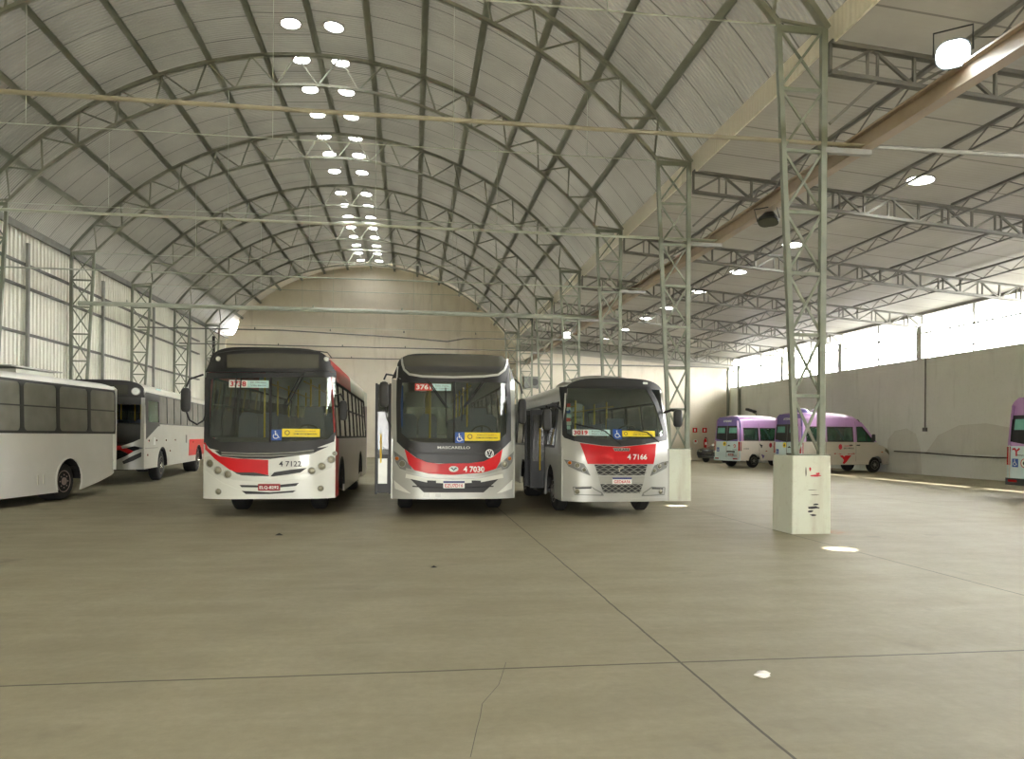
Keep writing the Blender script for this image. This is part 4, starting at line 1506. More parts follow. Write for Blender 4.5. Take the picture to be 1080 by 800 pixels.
    for q in ((143, 253), (218, 318), (310, 355)):
        round_lamp(root, *b(*q), .066, f, .012)
    for q in ((330, 430), (412, 393), (487, 338)):
        round_lamp(root, *c(*q), .064, f, .012)
    round_lamp(root, *c(516, 290), .038, f, .012, 'indicator', 'lens')
    for q in ([(420, 455), (600, 458), (600, 478), (440, 476)], [(440, 510), (640, 518), (700, 520), (700, 540), (480, 540)]):
        MB().conform(P(b, q), f, .02, .008, .15).build('bumper_slot', M['grille'], root)
    for q in ([(75, 540), (228, 525), (205, 550), (75, 562)], [(-20, 592), (215, 578), (180, 602), (-20, 616)]):
        MB().conform(P(c, q), f, .02, .008, .15).build('bumper_slot', M['grille'], root)
    MB().conform(strip(P(a, [(80, 590), (150, 640), (215, 668), (350, 676), (500, 664), (560, 628), (620, 578)]), .02), f, .02, .012, .1).build('bumper_crease', M['white'], root)
    round_lamp(root, *b(222, 517), .052, f, .008, 'fog_light')
    round_lamp(root, *c(403, 570), .050, f, .008, 'fog_light')
    u0, v0 = b(595, 476)
    u1, _ = b(803, 476)
    plate(root, (u0 + u1) / 2, v0, u1 - u0, .125, f, .012, 'ELQ-8292', 'red')
    u0, v0 = c(68, 372)
    u1, _ = c(248, 372)
    lettering('fleet_number', '4 7122', (u0 + u1) / 2, v0, .10, f, M['ink'], root, .012, .01, u1 - u0)
    # stickers and sign
    ua, va = c(44, 141)
    wheelchair(root, ua, va, .20, .20, f, .006)
    p, q = c(92, 155), c(397, 92)
    yellow_sticker(root, p[0], q[0], p[1], q[1], f, .006)
    p, q, r_ = a(180, 247), a(344, 219), a(256, 230)
    route_sign(root, p[0], q[0], r_[0], p[1], q[1], f, .004, '3738', ['Jd. Miriam', 'Vila Jacui'], False)
    # wipers and mirrors
    for du in (0, 20):
        wiper(root, P(a, [(214 + du, 188), (200 + du, 375)]), f, .05, name='wiper')
    wiper(root, P(a, [(480, 188), (405, 330)]), f, .05)
    wiper(root, P(a, [(492, 188), (420, 330)]), f, .045)
    h = sh.W / 2
    mirror(root, [(-h + .02, .08, 2.62), (-h - .16, -.12, 2.52), (-h - .20, -.16, 2.38)], (-h - .21, -.16, 1.92), (-h - .21, -.16, 2.36), .17, .11)
    MB().tube([(-h - .2, -.16, 1.94), (-h - .15, -.14, 1.78), (-h - .04, -.06, 1.70), (-h + .05, .05, 1.78), (-h + .08, .07, 1.92)], .018, 8).build('mirror_brace', M['black'], root)
    mirror(root, [(h - .02, .22, 2.28), (h + .10, .12, 2.30), (h + .15, .1, 2.22)], (h + .15, .1, 1.80), (h + .15, .1, 2.18), .15, .11)
    return root
bus_white_red()

# ---------------------------------------------------------------- silver and red bus, 4 7030
def bus_silver_red():
    fr = Front(.78, 14.0, 2.37, .26, .05, 1.1)
    root = thing('city_bus', 'silver city bus with wide red grille band, open front door and number 4 7030', 'bus', (fr.xc, fr.yf, 0), 0, 'red and white buses parked nose out')
    L = 10.2
    sh = Shell(root, 2.37, L, 2.84, 3.08, 1.42, .33, fr, .07, 7.0)
    f = fr.fn
    a = fr.crop(390, 350, 4.0)
    b = fr.crop(400, 450, 7.2)
    sh.roof(0, L, M['silver'], front_follow=True, rear_round=True)
    wins = [(.5, 1.5)] + [(1.5 + 1.2 * k, 1.5 + 1.2 * (k + 1)) for k in range(7)]
    bus_side(sh, 1, L, wins, 1.46, 2.58, (M['silver'], M['silver'], M['red']), [(1.75, .60), (L - 3.0, .60)], .33, 1.46)
    bus_side(sh, -1, L, wins[1:], 1.46, 2.58, (M['silver'], M['silver'], M['red']), [(1.75, .60), (L - 3.0, .60)], .33, 1.46)
    bus_rear(sh, M['silver'], M['silver'])
    sh.under(.2, L, .3, [1.75, L - 3.0])
    for sx in (1, -1):
        wheel(root, sx * 1.08, 1.75, .48, sx, .30)
        wheel(root, sx * 1.12, L - 3.0, .48, sx, .5)
    sh.cabin(.2, L, .92, 9, 10, 2.7, .78, 2.1)
    zw = a(350, 470)[1]
    sh.dash(zw, .6, .92)
    h = sh.W / 2
    # front mask: dark glass border, cap with rim and display
    cap = [(-h, a(340, 195)[1]), (0, a(340, 200)[1]), (h, a(340, 195)[1])]
    MB().conform(cap_poly(sh, cap), f, .04, 0, .12).build('front_cap', M['black'], root)
    rim_i = P(a, [(137, 120), (146, 101), (205, 98), (340, 96), (480, 98), (556, 101), (570, 118), (564, 152), (536, 175), (478, 182), (350, 185), (232, 182), (178, 176), (150, 153)])
    MB().conform(strip(P(a, [(133, 108), (136, 135), (143, 158), (165, 178), (220, 187), (350, 191), (480, 187), (540, 180), (567, 160), (577, 135), (579, 112)]), .04), f, .05, .03, .08).build('cap_rim', M['silver'], root)
    MB().conform(rim_i, f, .02, .008, .15).build('destination_display', M['display'], root)
    MB().conform(P(a, [(180, 172), (530, 172), (555, 150), (555, 146), (150, 146), (150, 150)]), f, .01, .016, .2).build('display_sill', M['grille'], root)
    gl = [(132, 212), (350, 208), (572, 212), (580, 300), (578, 428), (545, 460), (460, 468), (350, 470), (240, 468), (166, 460), (130, 428), (126, 300)]
    MB().conform(P(a, gl), f, .008, -.008, .12).build('windscreen', M['screen'], root)
    o_l = P(a, [(40, 190), (134, 205), (128, 300), (132, 426), (168, 458), (240, 466), (350, 468), (350, 490), (140, 490), (112, 462), (112, 400)])
    o_l[0] = (-h, o_l[0][1])
    o_r = P(a, [(570, 205), (640, 190), (592, 400), (592, 458), (562, 490), (350, 490), (350, 468), (460, 466), (543, 458), (576, 426), (578, 300)])
    o_r[1] = (h, o_r[1][1])
    MB().conform(P(a, [(128, 190), (350, 196), (578, 190), (575, 214), (350, 210), (130, 214)]), f, .04, .004, .12).build('windscreen_header', M['black'], root)
    MB().conform(P(a, [(112, 190), (136, 205), (128, 300), (132, 426), (168, 458), (168, 492), (140, 490), (112, 462), (110, 300)]), f, .04, .006, .1).build('windscreen_surround', M['black'], root)
    MB().conform(P(a, [(572, 205), (588, 190), (594, 300), (594, 458), (562, 490), (540, 492), (543, 458), (576, 426), (579, 300)]), f, .04, .006, .1).build('windscreen_surround', M['black'], root)
    MB().conform(P(a, [(140, 488), (166, 457), (240, 466), (350, 468), (460, 466), (545, 457), (562, 490), (540, 508), (500, 536), (440, 552), (350, 556), (260, 552), (205, 536), (165, 508)]), f, .04, .008, .12).build('lower_mask', M['black'], root)
    MB().conform(strip(P(a, [(160, 490), (200, 508), (225, 512), (350, 512), (480, 512), (520, 506), (552, 490)]), .03), f, .02, .016, .1).build('mask_crease', M['grille'], root)
    MB().conform(P(a, [(352, 206), (359, 206), (357, 470), (350, 470)]), f, .02, .006, .2).build('windscreen_mullion', M['rubber'], root)
    # pillars and lower front in silver
    zc = a(350, 556)[1]
    def edge(sx):
        q = [(118, 205), (110, 300), (112, 462), (140, 490), (165, 508), (205, 536)] if sx < 0 else [(584, 205), (594, 300), (594, 458), (562, 490), (540, 508), (500, 536)]
        pts = P(a, q)
        return [(sx * h, zc), (sx * h, pts[0][1] + .05)] + pts + [(pts[-1][0], zc)]
    for sx in (-1, 1):
        MB().conform(edge(sx), f, .04, .0, .1).build('front_pillar', M['silver'], root)
    MB().conform([(-h, .33), (h, .33), (h, zc + .02), (-h, zc + .02)], f, .04, -.004, .1).build('front_panel', M['silver'], root)
    MB().conform(P(a, [(145, 494), (165, 508), (190, 528), (240, 549), (290, 555), (420, 553), (480, 545), (520, 525), (558, 494), (548, 545), (530, 577), (480, 592), (350, 602), (240, 596), (190, 586), (162, 556)]), f, .03, .02, .1).build('red_band', M['red'], root)
    MB().conform(strip(P(a, [(150, 578), (200, 592), (260, 606), (350, 612), (440, 606), (500, 592), (555, 574)]), .055), f, .03, .022, .1).build('grille_strip', M['trim'], root)
    # headlights
    for sx, o_, lens_, am in ((-1, [(99, 500), (140, 530), (172, 566), (176, 580), (150, 583), (125, 575), (108, 548)], (135, 555), (113, 533)),
                              (1, [(606, 503), (570, 535), (540, 562), (530, 578), (556, 582), (580, 574), (600, 548)], (567, 557), (588, 533))):
        hl = MB().conform(P(a, o_), f, .03, .016, .06).build('headlight', M['grey'], root)
        round_lamp(hl, *a(*lens_), .055, f, .022, 'main_lamp')
        round_lamp(hl, *a(*am), .036, f, .020, 'indicator', 'amber')
    # bumper
    MB().conform(P(a, [(168, 618), (240, 634), (350, 640), (462, 634), (540, 620), (478, 676), (226, 676)]), f, .03, .012, .1).build('lower_grille', M['grille'], root)
    MB().conform(strip(P(a, [(178, 650), (350, 658), (520, 650)]), .02), f, .02, .02, .15).build('grille_bar', M['rubber'], root)
    MB().conform(strip(P(a, [(150, 606), (240, 625), (350, 631), (462, 625), (560, 606)]), .075), f, .03, .022, .1).build('bumper_strip', M['white'], root)
    for q in ((240, 278), (428, 466)):
        MB().conform(P(a, [(q[0], 625), (q[1], 626), (q[1], 641), (q[0], 640)]), f, .02, .034, 0).build('towing_cover', M['grille'], root)
    for q in ([(228, 672), (252, 673), (250, 697), (222, 694)], [(276, 680), (298, 681), (297, 696), (274, 695)]):
        MB().conform(P(a, q), f, .01, .01, 0).build('tape_patch', M['trim'], root)
    for q in ([(100, 625), (170, 680), (150, 676), (105, 660)], [(600, 622), (535, 680), (555, 676), (597, 660)]):
        MB().conform(P(a, q), f, .02, .016, .08).build('bumper_facet', M['white'], root)
    u0, v0 = a(308, 643)
    u1, _ = a(398, 643)
    plate(root, (u0 + u1) / 2, v0, u1 - u0, .135, f, .02, 'EZU7D16')
    # badges
    u, v = a(353, 487)
    lettering('maker_badge', 'MASCARELLO', u, v, .05, f, M['trim'], root, .016, .01, a(422, 487)[0] - a(285, 487)[0])
    u, v = a(503, 512)
    r_ = .082
    o = MB().disc(u, v, r_, f, .01, .026, 24).build('round_badge', M['ink'], root, smooth=False)
    bd = MB().ring([(u + r_ * math.cos(2 * PI * k / 24), v + r_ * math.sin(2 * PI * k / 24)) for k in range(24)], [(u + r_ * .82 * math.cos(2 * PI * k / 24), v + r_ * .82 * math.sin(2 * PI * k / 24)) for k in range(24)], f, .01, .032)
    bd.conform(strip([(u - r_ * .32, v + r_ * .8), (u, v + r_ * .12), (u + r_ * .32, v + r_ * .8)], r_ * .2), f, .006, .031, 0)
    bd.conform(strip([(u - r_ * .76, v + r_ * .42), (u - r_ * .36, v - r_ * .72), (u, v + r_ * .02), (u + r_ * .36, v - r_ * .72), (u + r_ * .76, v + r_ * .42)], r_ * .2), f, .006, .031, 0)
    bd.build('letters', M['signwhite'], o, smooth=False)
    u, v = a(352, 577)
    o = MB().disc(u, v, .055, f, .012, .034, 20, .088).build('oval_badge', M['trim'], root, smooth=False)
    MB().conform(strip([(u - .055, v + .02), (u - .03, v + .012), (u, v - .022), (u + .03, v + .012), (u + .055, v + .02)], .024), f, .006, .040, 0).build('emblem', M['ink'], o, smooth=False)
    u0, v0 = a(393, 578)
    u1, _ = a(482, 578)
    lettering('fleet_number', '4 7030', (u0 + u1) / 2, v0, .112, f, M['signwhite'], root, .024, .025, u1 - u0)
    u, v = a(378, 445)
    wheelchair(root, u, v, .17, .21, f, .006)
    p, q = a(399, 458), a(548, 424)
    yellow_sticker(root, p[0], q[0], p[1], q[1], f, .006)
    p, q, r2 = a(189, 246), a(342, 219), a(262, 230)
    route_sign(root, p[0], q[0], r2[0], p[1], q[1], f, .004, '3761', ['Term. Penha', 'Jd. Coimbra'], True)
    MB().conform(P(a, [(130, 225), (140, 225), (138, 400), (128, 400)]), f, .006, -.02, .2).build('door_sticker', M['blue'], root, smooth=False)
    # wipers
    for p0_, p1_, p2_ in (((232, 196), (320, 318), [(318, 235), (322, 400)]), ((482, 196), (392, 318), [(388, 270), (386, 375)])):
        wiper(root, P(a, [p0_, p1_]), f, .05, P(a, p2_))
        wiper(root, P(a, [(p0_[0] + 9, p0_[1]), (p1_[0] + 6, p1_[1])]), f, .045)
    # mirrors
    mirror(root, [(-h + .02, .16, 2.66), (-h - .09, -.05, 2.66), (-h - .13, -.10, 2.56)], (-h - .13, -.1, 2.05), (-h - .13, -.1, 2.52), .18, .12)
    MB().tube([(-h - .1, -.1, 2.06), (-h - .08, -.06, 1.85), (-h + .0, .12, 1.70)], .012, 8).build('mirror_brace', M['black'], root)
    mirror(root, [(h - .02, .16, 2.62), (h + .06, .0, 2.52), (h + .10, -.02, 2.34)], (h + .10, -.02, 1.76), (h + .10, -.02, 2.24), .16, .12)
    # the front door leaf stands open beside the body
    d = thing('tmp', '', '')
    bpy.data.objects.remove(d)
    dl = MB().box(-h - .30, -h - .02, .40, .46, .42, 2.50)
    dl.box(-h - .31, -h - .27, .38, .48, .40, 2.52)
    dl.box(-h - .05, -h - .01, .38, .48, .40, 2.52)
    door = dl.build('door', M['grille'], root, smooth=False)
    MB().box(-h - .26, -h - .06, .395, .40, 1.15, 2.4).build('pane', M['tinted'], door, smooth=False)
    MB().box(-h - .25, -h - .08, .39, .40, .6, 1.08).build('lower_panel', M['trim'], door, smooth=False)
    MB().tube([(-h - .20, .36, 1.0), (-h - .20, .36, 1.55)], .016, 8).build('handle', M['pole'], door)
    return root
bus_silver_red()

# ---------------------------------------------------------------- silver minibus, 4 7166
def minibus():
    fr = Front(3.87, 13.6, 2.13, .24, .20, 1.2, 4.0)
    root = thing('minibus', 'small silver minibus with red bonnet panel, open side door and number 4 7166', 'minibus', (fr.xc, fr.yf, 0), 0, 'red and white buses parked nose out')
    L = 7.0
    W = 2.13
    sh = Shell(root, W, L, 2.40, 2.66, 1.25, .30, fr, .08, 3.6, .1)
    f = fr.fn
    a = fr.crop(540, 375, 4.57)
    b = fr.crop(590, 460, 8.89)
    h = W / 2
    sh.roof(0, L, M['silver'], front_follow=True, rear_round=True)
    wins = [(1.75, 2.9), (2.9, 4.1), (4.1, 5.3), (5.3, 6.6)]
    # right hand side in the picture
    bus_side(sh, 1, L, [(.75, 1.75)] + wins, 1.30, 2.22, (M['silver'], M['silver'], M['red']), [(1.45, .50), (5.2, .50)], .30, 1.30)
    # door side
    s_ = sh.side(-1)
    y0 = sh.fy(1.0) - .02
    sh.side_panel(-1, [(y0, 1.30), (y0, .30), (.93, .30)] + [(1.45 + .5 * math.cos(t), .46 + .5 * math.sin(t)) for t in [PI - .33 - k * (PI - .66) / 10 for k in range(11)]] + [(1.97, .30), (2.02, .30), (2.02, 1.30)], M['silver'])
    sh.side_panel(-1, sh.lower_poly(3.02, L, [(5.2, .50)], .30, 1.30), M['silver'])
    sh.side_panel(-1, [(sh.fy(2.2) - .02, 2.22), (L, 2.22), (L, 2.36), (sh.fy(2.2) - .02, 2.36)], M['silver'], name='roof_edge_panel')
    sh.side_panel(-1, [(sh.fy(1.7) - .02, 1.30), (.95, 1.30), (.85, 2.22), (sh.fy(2.1) - .02, 2.22)], M['silver'], name='pillar_panel')
    sh.window(-1, .95, 2.02, 1.30, 2.22, M['black'], M['tinted'], .06, .05)
    for wv in ((3.02, 4.2), (4.2, 5.4), (5.4, 6.6)):
        sh.window(-1, wv[0], wv[1], 1.30, 2.22, M['black'], M['tinted'], .06, .05)
    sh.side_panel(-1, [(6.6, 1.30), (L, 1.30), (L, 2.22), (6.6, 2.22)], M['silver'], name='pillar_panel')
    for q in ([(3.3, .5), (4.5, .35), (4.5, 1.05), (3.3, .95)],):
        MB().conform(q, s_, .008, .006, .3).build('red_panel', M['red'], root, smooth=False)
    fz = MB().ring(outer_loop(2.02, 3.02, .30, 2.22), rrect(2.08, 2.96, .36, 2.16, .05), s_, .06, .012)
    fz.build('door_frame', M['black'], root)
    # steps and folded leaves inside the open doorway
    MB().box(-h + .08, -h + .5, 2.08, 2.98, .34, .40).box(-h + .36, -h + .7, 2.08, 2.98, .40, .62).build('door_step', M['grille'], root, smooth=False)
    for yy in (2.10, 2.90):
        dl = MB().box(-h - .30, -h + .10, yy, yy + .04, .42, 2.10).build('door', M['black'], root, smooth=False)
        MB().box(-h - .25, -h + .05, yy - .006, yy, 1.0, 2.0).build('pane', M['tinted'], dl, smooth=False)
        MB().tube([(-h - .1, yy - .05, .8), (-h - .1, yy - .05, 1.7)], .014, 8).build('handle', M['pole'], dl)
    MB().box(-h + .30, -h + .34, 2.3, 2.6, 1.35, 1.65).build('door_notice', M['yellow'], root, smooth=False)
    bus_rear(sh, M['silver'], M['silver'], 1.4, 2.1)
    sh.under(.3, L, .28, [1.45, 5.2], .72)
    for sx in (1, -1):
        wheel(root, sx * .98, 1.45, .40, sx, .25, 'hub')
        wheel(root, sx * 1.0, 5.2, .40, sx, .42, 'hub')
    sh.cabin(.6, L, .72, 5, 6, 2.3, .74, 2.2)
    sh.dash(a(500, 425)[1] + .02, .5, .72, .62)
    # roof pod
    rows = []
    for y_, hh, ww in ((.75, .0, .55), (.95, .10, .62), (1.3, .16, .66), (2.6, .18, .66), (3.2, .14, .62), (3.4, .0, .55)):
        rows.append([(ww * math.cos(t), y_, 2.60 + (hh + .03) * max(0, math.sin(t)) ** .5) for t in [PI * k / 12 for k in range(13)]])
    MB().loft(rows).build('roof_unit', M['silver'], root)
    # front cap
    zc = a(450, 158)[1]
    hz = sh.hw(sh.zs)
    MB().conform(cap_poly(sh, [(-sh.hw(zc), zc), (sh.hw(zc), zc)]), f, .04, .002, .1).build('front_cap', M['grille'], root)
    for q in ((270, 124), (640, 132)):
        u, v = a(*q)
        MB().conform(rrect(u - .05, u + .05, v - .022, v + .022, .015, 3), f, .02, .016, 0).build('marker_lamp', M['signwhite'], root)
    gl = [(262, 156), (450, 150), (628, 154), (650, 165), (690, 240), (728, 360), (726, 385), (640, 402), (520, 410), (400, 402), (300, 392), (262, 376), (258, 300)]
    MB().conform(P(a, gl), f, .008, -.006, .1).build('windscreen', M['screen'], root)
    zl = a(240, 395)[1]
    MB().conform(P(a, [(225, 150), (270, 150), (264, 156), (260, 300), (264, 374), (300, 390), (300, 412), (250, 395), (240, 380), (240, 280)]), f, .04, .004, .08).build('windscreen_surround', M['black'], root)
    MB().conform(P(a, [(626, 150), (662, 152), (700, 215), (742, 350), (746, 385), (742, 408), (640, 424), (640, 400), (724, 384), (726, 360), (688, 240), (648, 167)]), f, .04, .004, .08).build('windscreen_surround', M['black'], root)
    MB().conform(P(a, [(298, 388), (400, 400), (520, 408), (642, 400), (642, 426), (520, 438), (430, 432), (330, 417), (298, 410)]), f, .04, .006, .1).build('windscreen_surround', M['grille'], root)
    MB().conform(P(a, [(250, 148), (450, 146), (662, 150), (650, 168), (628, 156), (450, 153), (262, 158)]), f, .03, .006, .1).build('windscreen_header', M['black'], root)
    # silver lower mask
    low = P(a, [(225, 380), (250, 395), (300, 410), (330, 417), (430, 432), (520, 438), (640, 424), (742, 408), (765, 380)])
    low[0], low[-1] = (-h, low[0][1]), (h, low[-1][1])
    MB().conform([(-h, .30), (h, .30)] + low[::-1], f, .04, 0, .09).build('front_panel', M['silver'], root)
    for sx in (-1, 1):
        lo = low[0][1] if sx < 0 else low[-1][1]
        MB().conform([(sx * h, lo - .02), (sx * sh.hw(zc), zc), (sx * sh.hw(zc) - sx * .05, zc), (sx * h - sx * .06, lo - .05)], f, .04, 0, .1).build('front_pillar', M['silver'], root)
    MB().conform(P(a, [(325, 420), (430, 434), (520, 440), (640, 428), (692, 424), (688, 480), (680, 521), (362, 521), (345, 470)]), f, .02, .010, .1).build('red_panel', M['red'], root)
    gr = MB().conform(P(a, [(395, 524), (650, 524), (636, 575), (414, 575)]), f, .03, .008, .1).build('grille', M['grille'], root)
    gr2 = MB().conform(P(a, [(424, 618), (628, 618), (614, 660), (440, 660)]), f, .03, .008, .1).build('lower_grille', M['grille'], root)
    for host, z0_, z1_, n_, ua, ub in ((gr, 524, 575, 4, 400, 645), (gr2, 618, 660, 4, 432, 622)):
        mb = MB()
        for k in range(n_):
            v_ = z0_ + (z1_ - z0_) * (k + .5) / n_
            ph = 0 if k % 2 else 1
            pts = [(ua + (ub - ua) * i / 12, v_ + (4 if (i + ph) % 2 else -4)) for i in range(13)]
            mb.tube([f(*a(*q), .014) for q in pts], .008, 5)
        mb.build('mesh_bars', M['trim'], host)
    MB().conform(P(a, [(412, 580), (638, 580), (630, 615), (422, 615)]), f, .02, .014, .1).build('grille_bar', M['trim'], root)
    u0, v0 = a(480, 602)
    u1, _ = a(573, 602)
    plate(root, (u0 + u1) / 2, v0, u1 - u0, .125, f, .02, 'GED6A56')
    u, v = a(526, 452)
    MB().conform(P(a, [(484, 443), (566, 445), (562, 460), (492, 459)]), f, .01, .016, 0).build('badge_plate', M['trim'], root, smooth=False)
    lettering('maker_badge', 'VOLARE', u, v, .05, f, M['ink'], root, .020, .02, .30)
    u0, v0 = a(553, 487)
    u1, _ = a(648, 487)
    lettering('fleet_number', '4 7166', (u0 + u1) / 2, v0, .105, f, M['signwhite'], root, .014, .025, u1 - u0)
    u, v = a(524, 548)
    MB().conform([(u - .06, v + .03), (u + .06, v + .05), (u + .03, v + .02), (u - .02, v + .0), (u - .04, v - .05)], f, .01, .024, 0).build('emblem', M['chrome'], root, smooth=False)
    for o_, lens_ in (([(248, 499), (300, 508), (345, 520), (360, 545), (376, 578), (330, 560), (270, 533)], ((275, 515), (312, 528), (345, 548))),
                      ([(752, 506), (720, 512), (684, 528), (664, 580), (700, 562), (742, 540)], ((735, 520), (708, 532), (684, 552)))):
        hl = MB().conform(P(a, o_), f, .03, .014, .06).build('headlight', M['grey'], root)
        for i, q in enumerate(lens_):
            round_lamp(hl, *a(*q), (.032, .042, .036)[i], f, .018, 'lamp_unit', 'amber' if i == 0 and o_[0][0] < 400 else 'lens')
    for o_, q in (([(292, 632), (380, 630), (395, 642), (430, 660), (440, 672), (300, 668)], (312, 654)), ([(735, 634), (672, 632), (660, 642), (630, 662), (622, 674), (732, 668)], (714, 655))):
        MB().conform(strip(P(a, o_ + [o_[0]]), .018), f, .02, .010, .08).build('bumper_recess', M['grey'], root)
        round_lamp(root, *a(*q), .045, f, .008, 'fog_light')
        MB().conform(P(a, [(o_[0][0] + (10 if o_[0][0] < 500 else -10), o_[0][1] + 3), (o_[1][0], o_[1][1] + 2), (o_[1][0], o_[1][1] + 10), (o_[0][0] + (10 if o_[0][0] < 500 else -10), o_[0][1] + 10)]), f, .01, .012, 0).build('bumper_slot', M['grille'], root)
    MB().conform(strip(P(a, [(238, 686), (350, 692), (500, 695), (640, 692), (748, 686)]), .05), f, .03, .018, .1).build('bumper_lip', M['silver'], root)
    # stickers
    u, v = a(506, 378)
    wheelchair(root, u, v, .17, .19, f, .006)
    p, q = a(530, 389), a(686, 362)
    yellow_sticker(root, p[0], q[0], p[1], q[1], f, .006)
    p, q, r2 = a(290, 384), a(470, 356), a(368, 370)
    route_sign(root, p[0], q[0], r2[0], p[1], q[1], f, .004, '3019', ['Ponte Rasa', 'Metro Penha'], False)
    for k, (c_, z_) in enumerate((('signred', 238), ('signwhite', 256), ('blue', 268), ('signblue', 290), ('signred', 308), ('signwhite', 325), ('teal_card', 345))):
        p = a(268 + 4 * (k % 2), z_)
        MB().conform(rrect(p[0] - .045, p[0] + .045, p[1] - .035, p[1] + .035, .01, 2), f, .004, -.02, 0).build('door_notice', M.get(c_, M['signblue']), root, smooth=False)
    for p0_, p1_, p2_ in (((522, 428), (440, 360), [(300, 328), (440, 360)]), ((704, 416), (645, 368), [(550, 352), (645, 368)])):
        wiper(root, P(a, [p0_, p1_]), f, .04, P(a, p2_))
    # mirrors
    mirror(root, [(-h + .05, .5, 2.05), (-h - .20, .10, 2.14), (-h - .33, .02, 2.08)], (-h - .33, .0, 1.62), (-h - .33, .0, 2.04), .17, .12, .026)
    mirror(root, [(h - .12, .45, 1.98), (h + .02, .2, 2.05), (h + .10, .1, 2.04)], (h + .12, .1, 1.72), (h + .12, .1, 2.06), .17, .12, .026)
    return root
minibus()

# ---------------------------------------------------------------- silver bus with its bonnet open, seen from the front corner
def place(root, x, y, th, dx, dy):
    """stand a vehicle so that its local point (dx, dy) is at world (x, y)"""
    c_, s_ = math.cos(th), math.sin(th)
    root.rotation_euler = (0, 0, th)
    root.location = (x - (dx * c_ - dy * s_), y - (dx * s_ + dy * c_), 0)

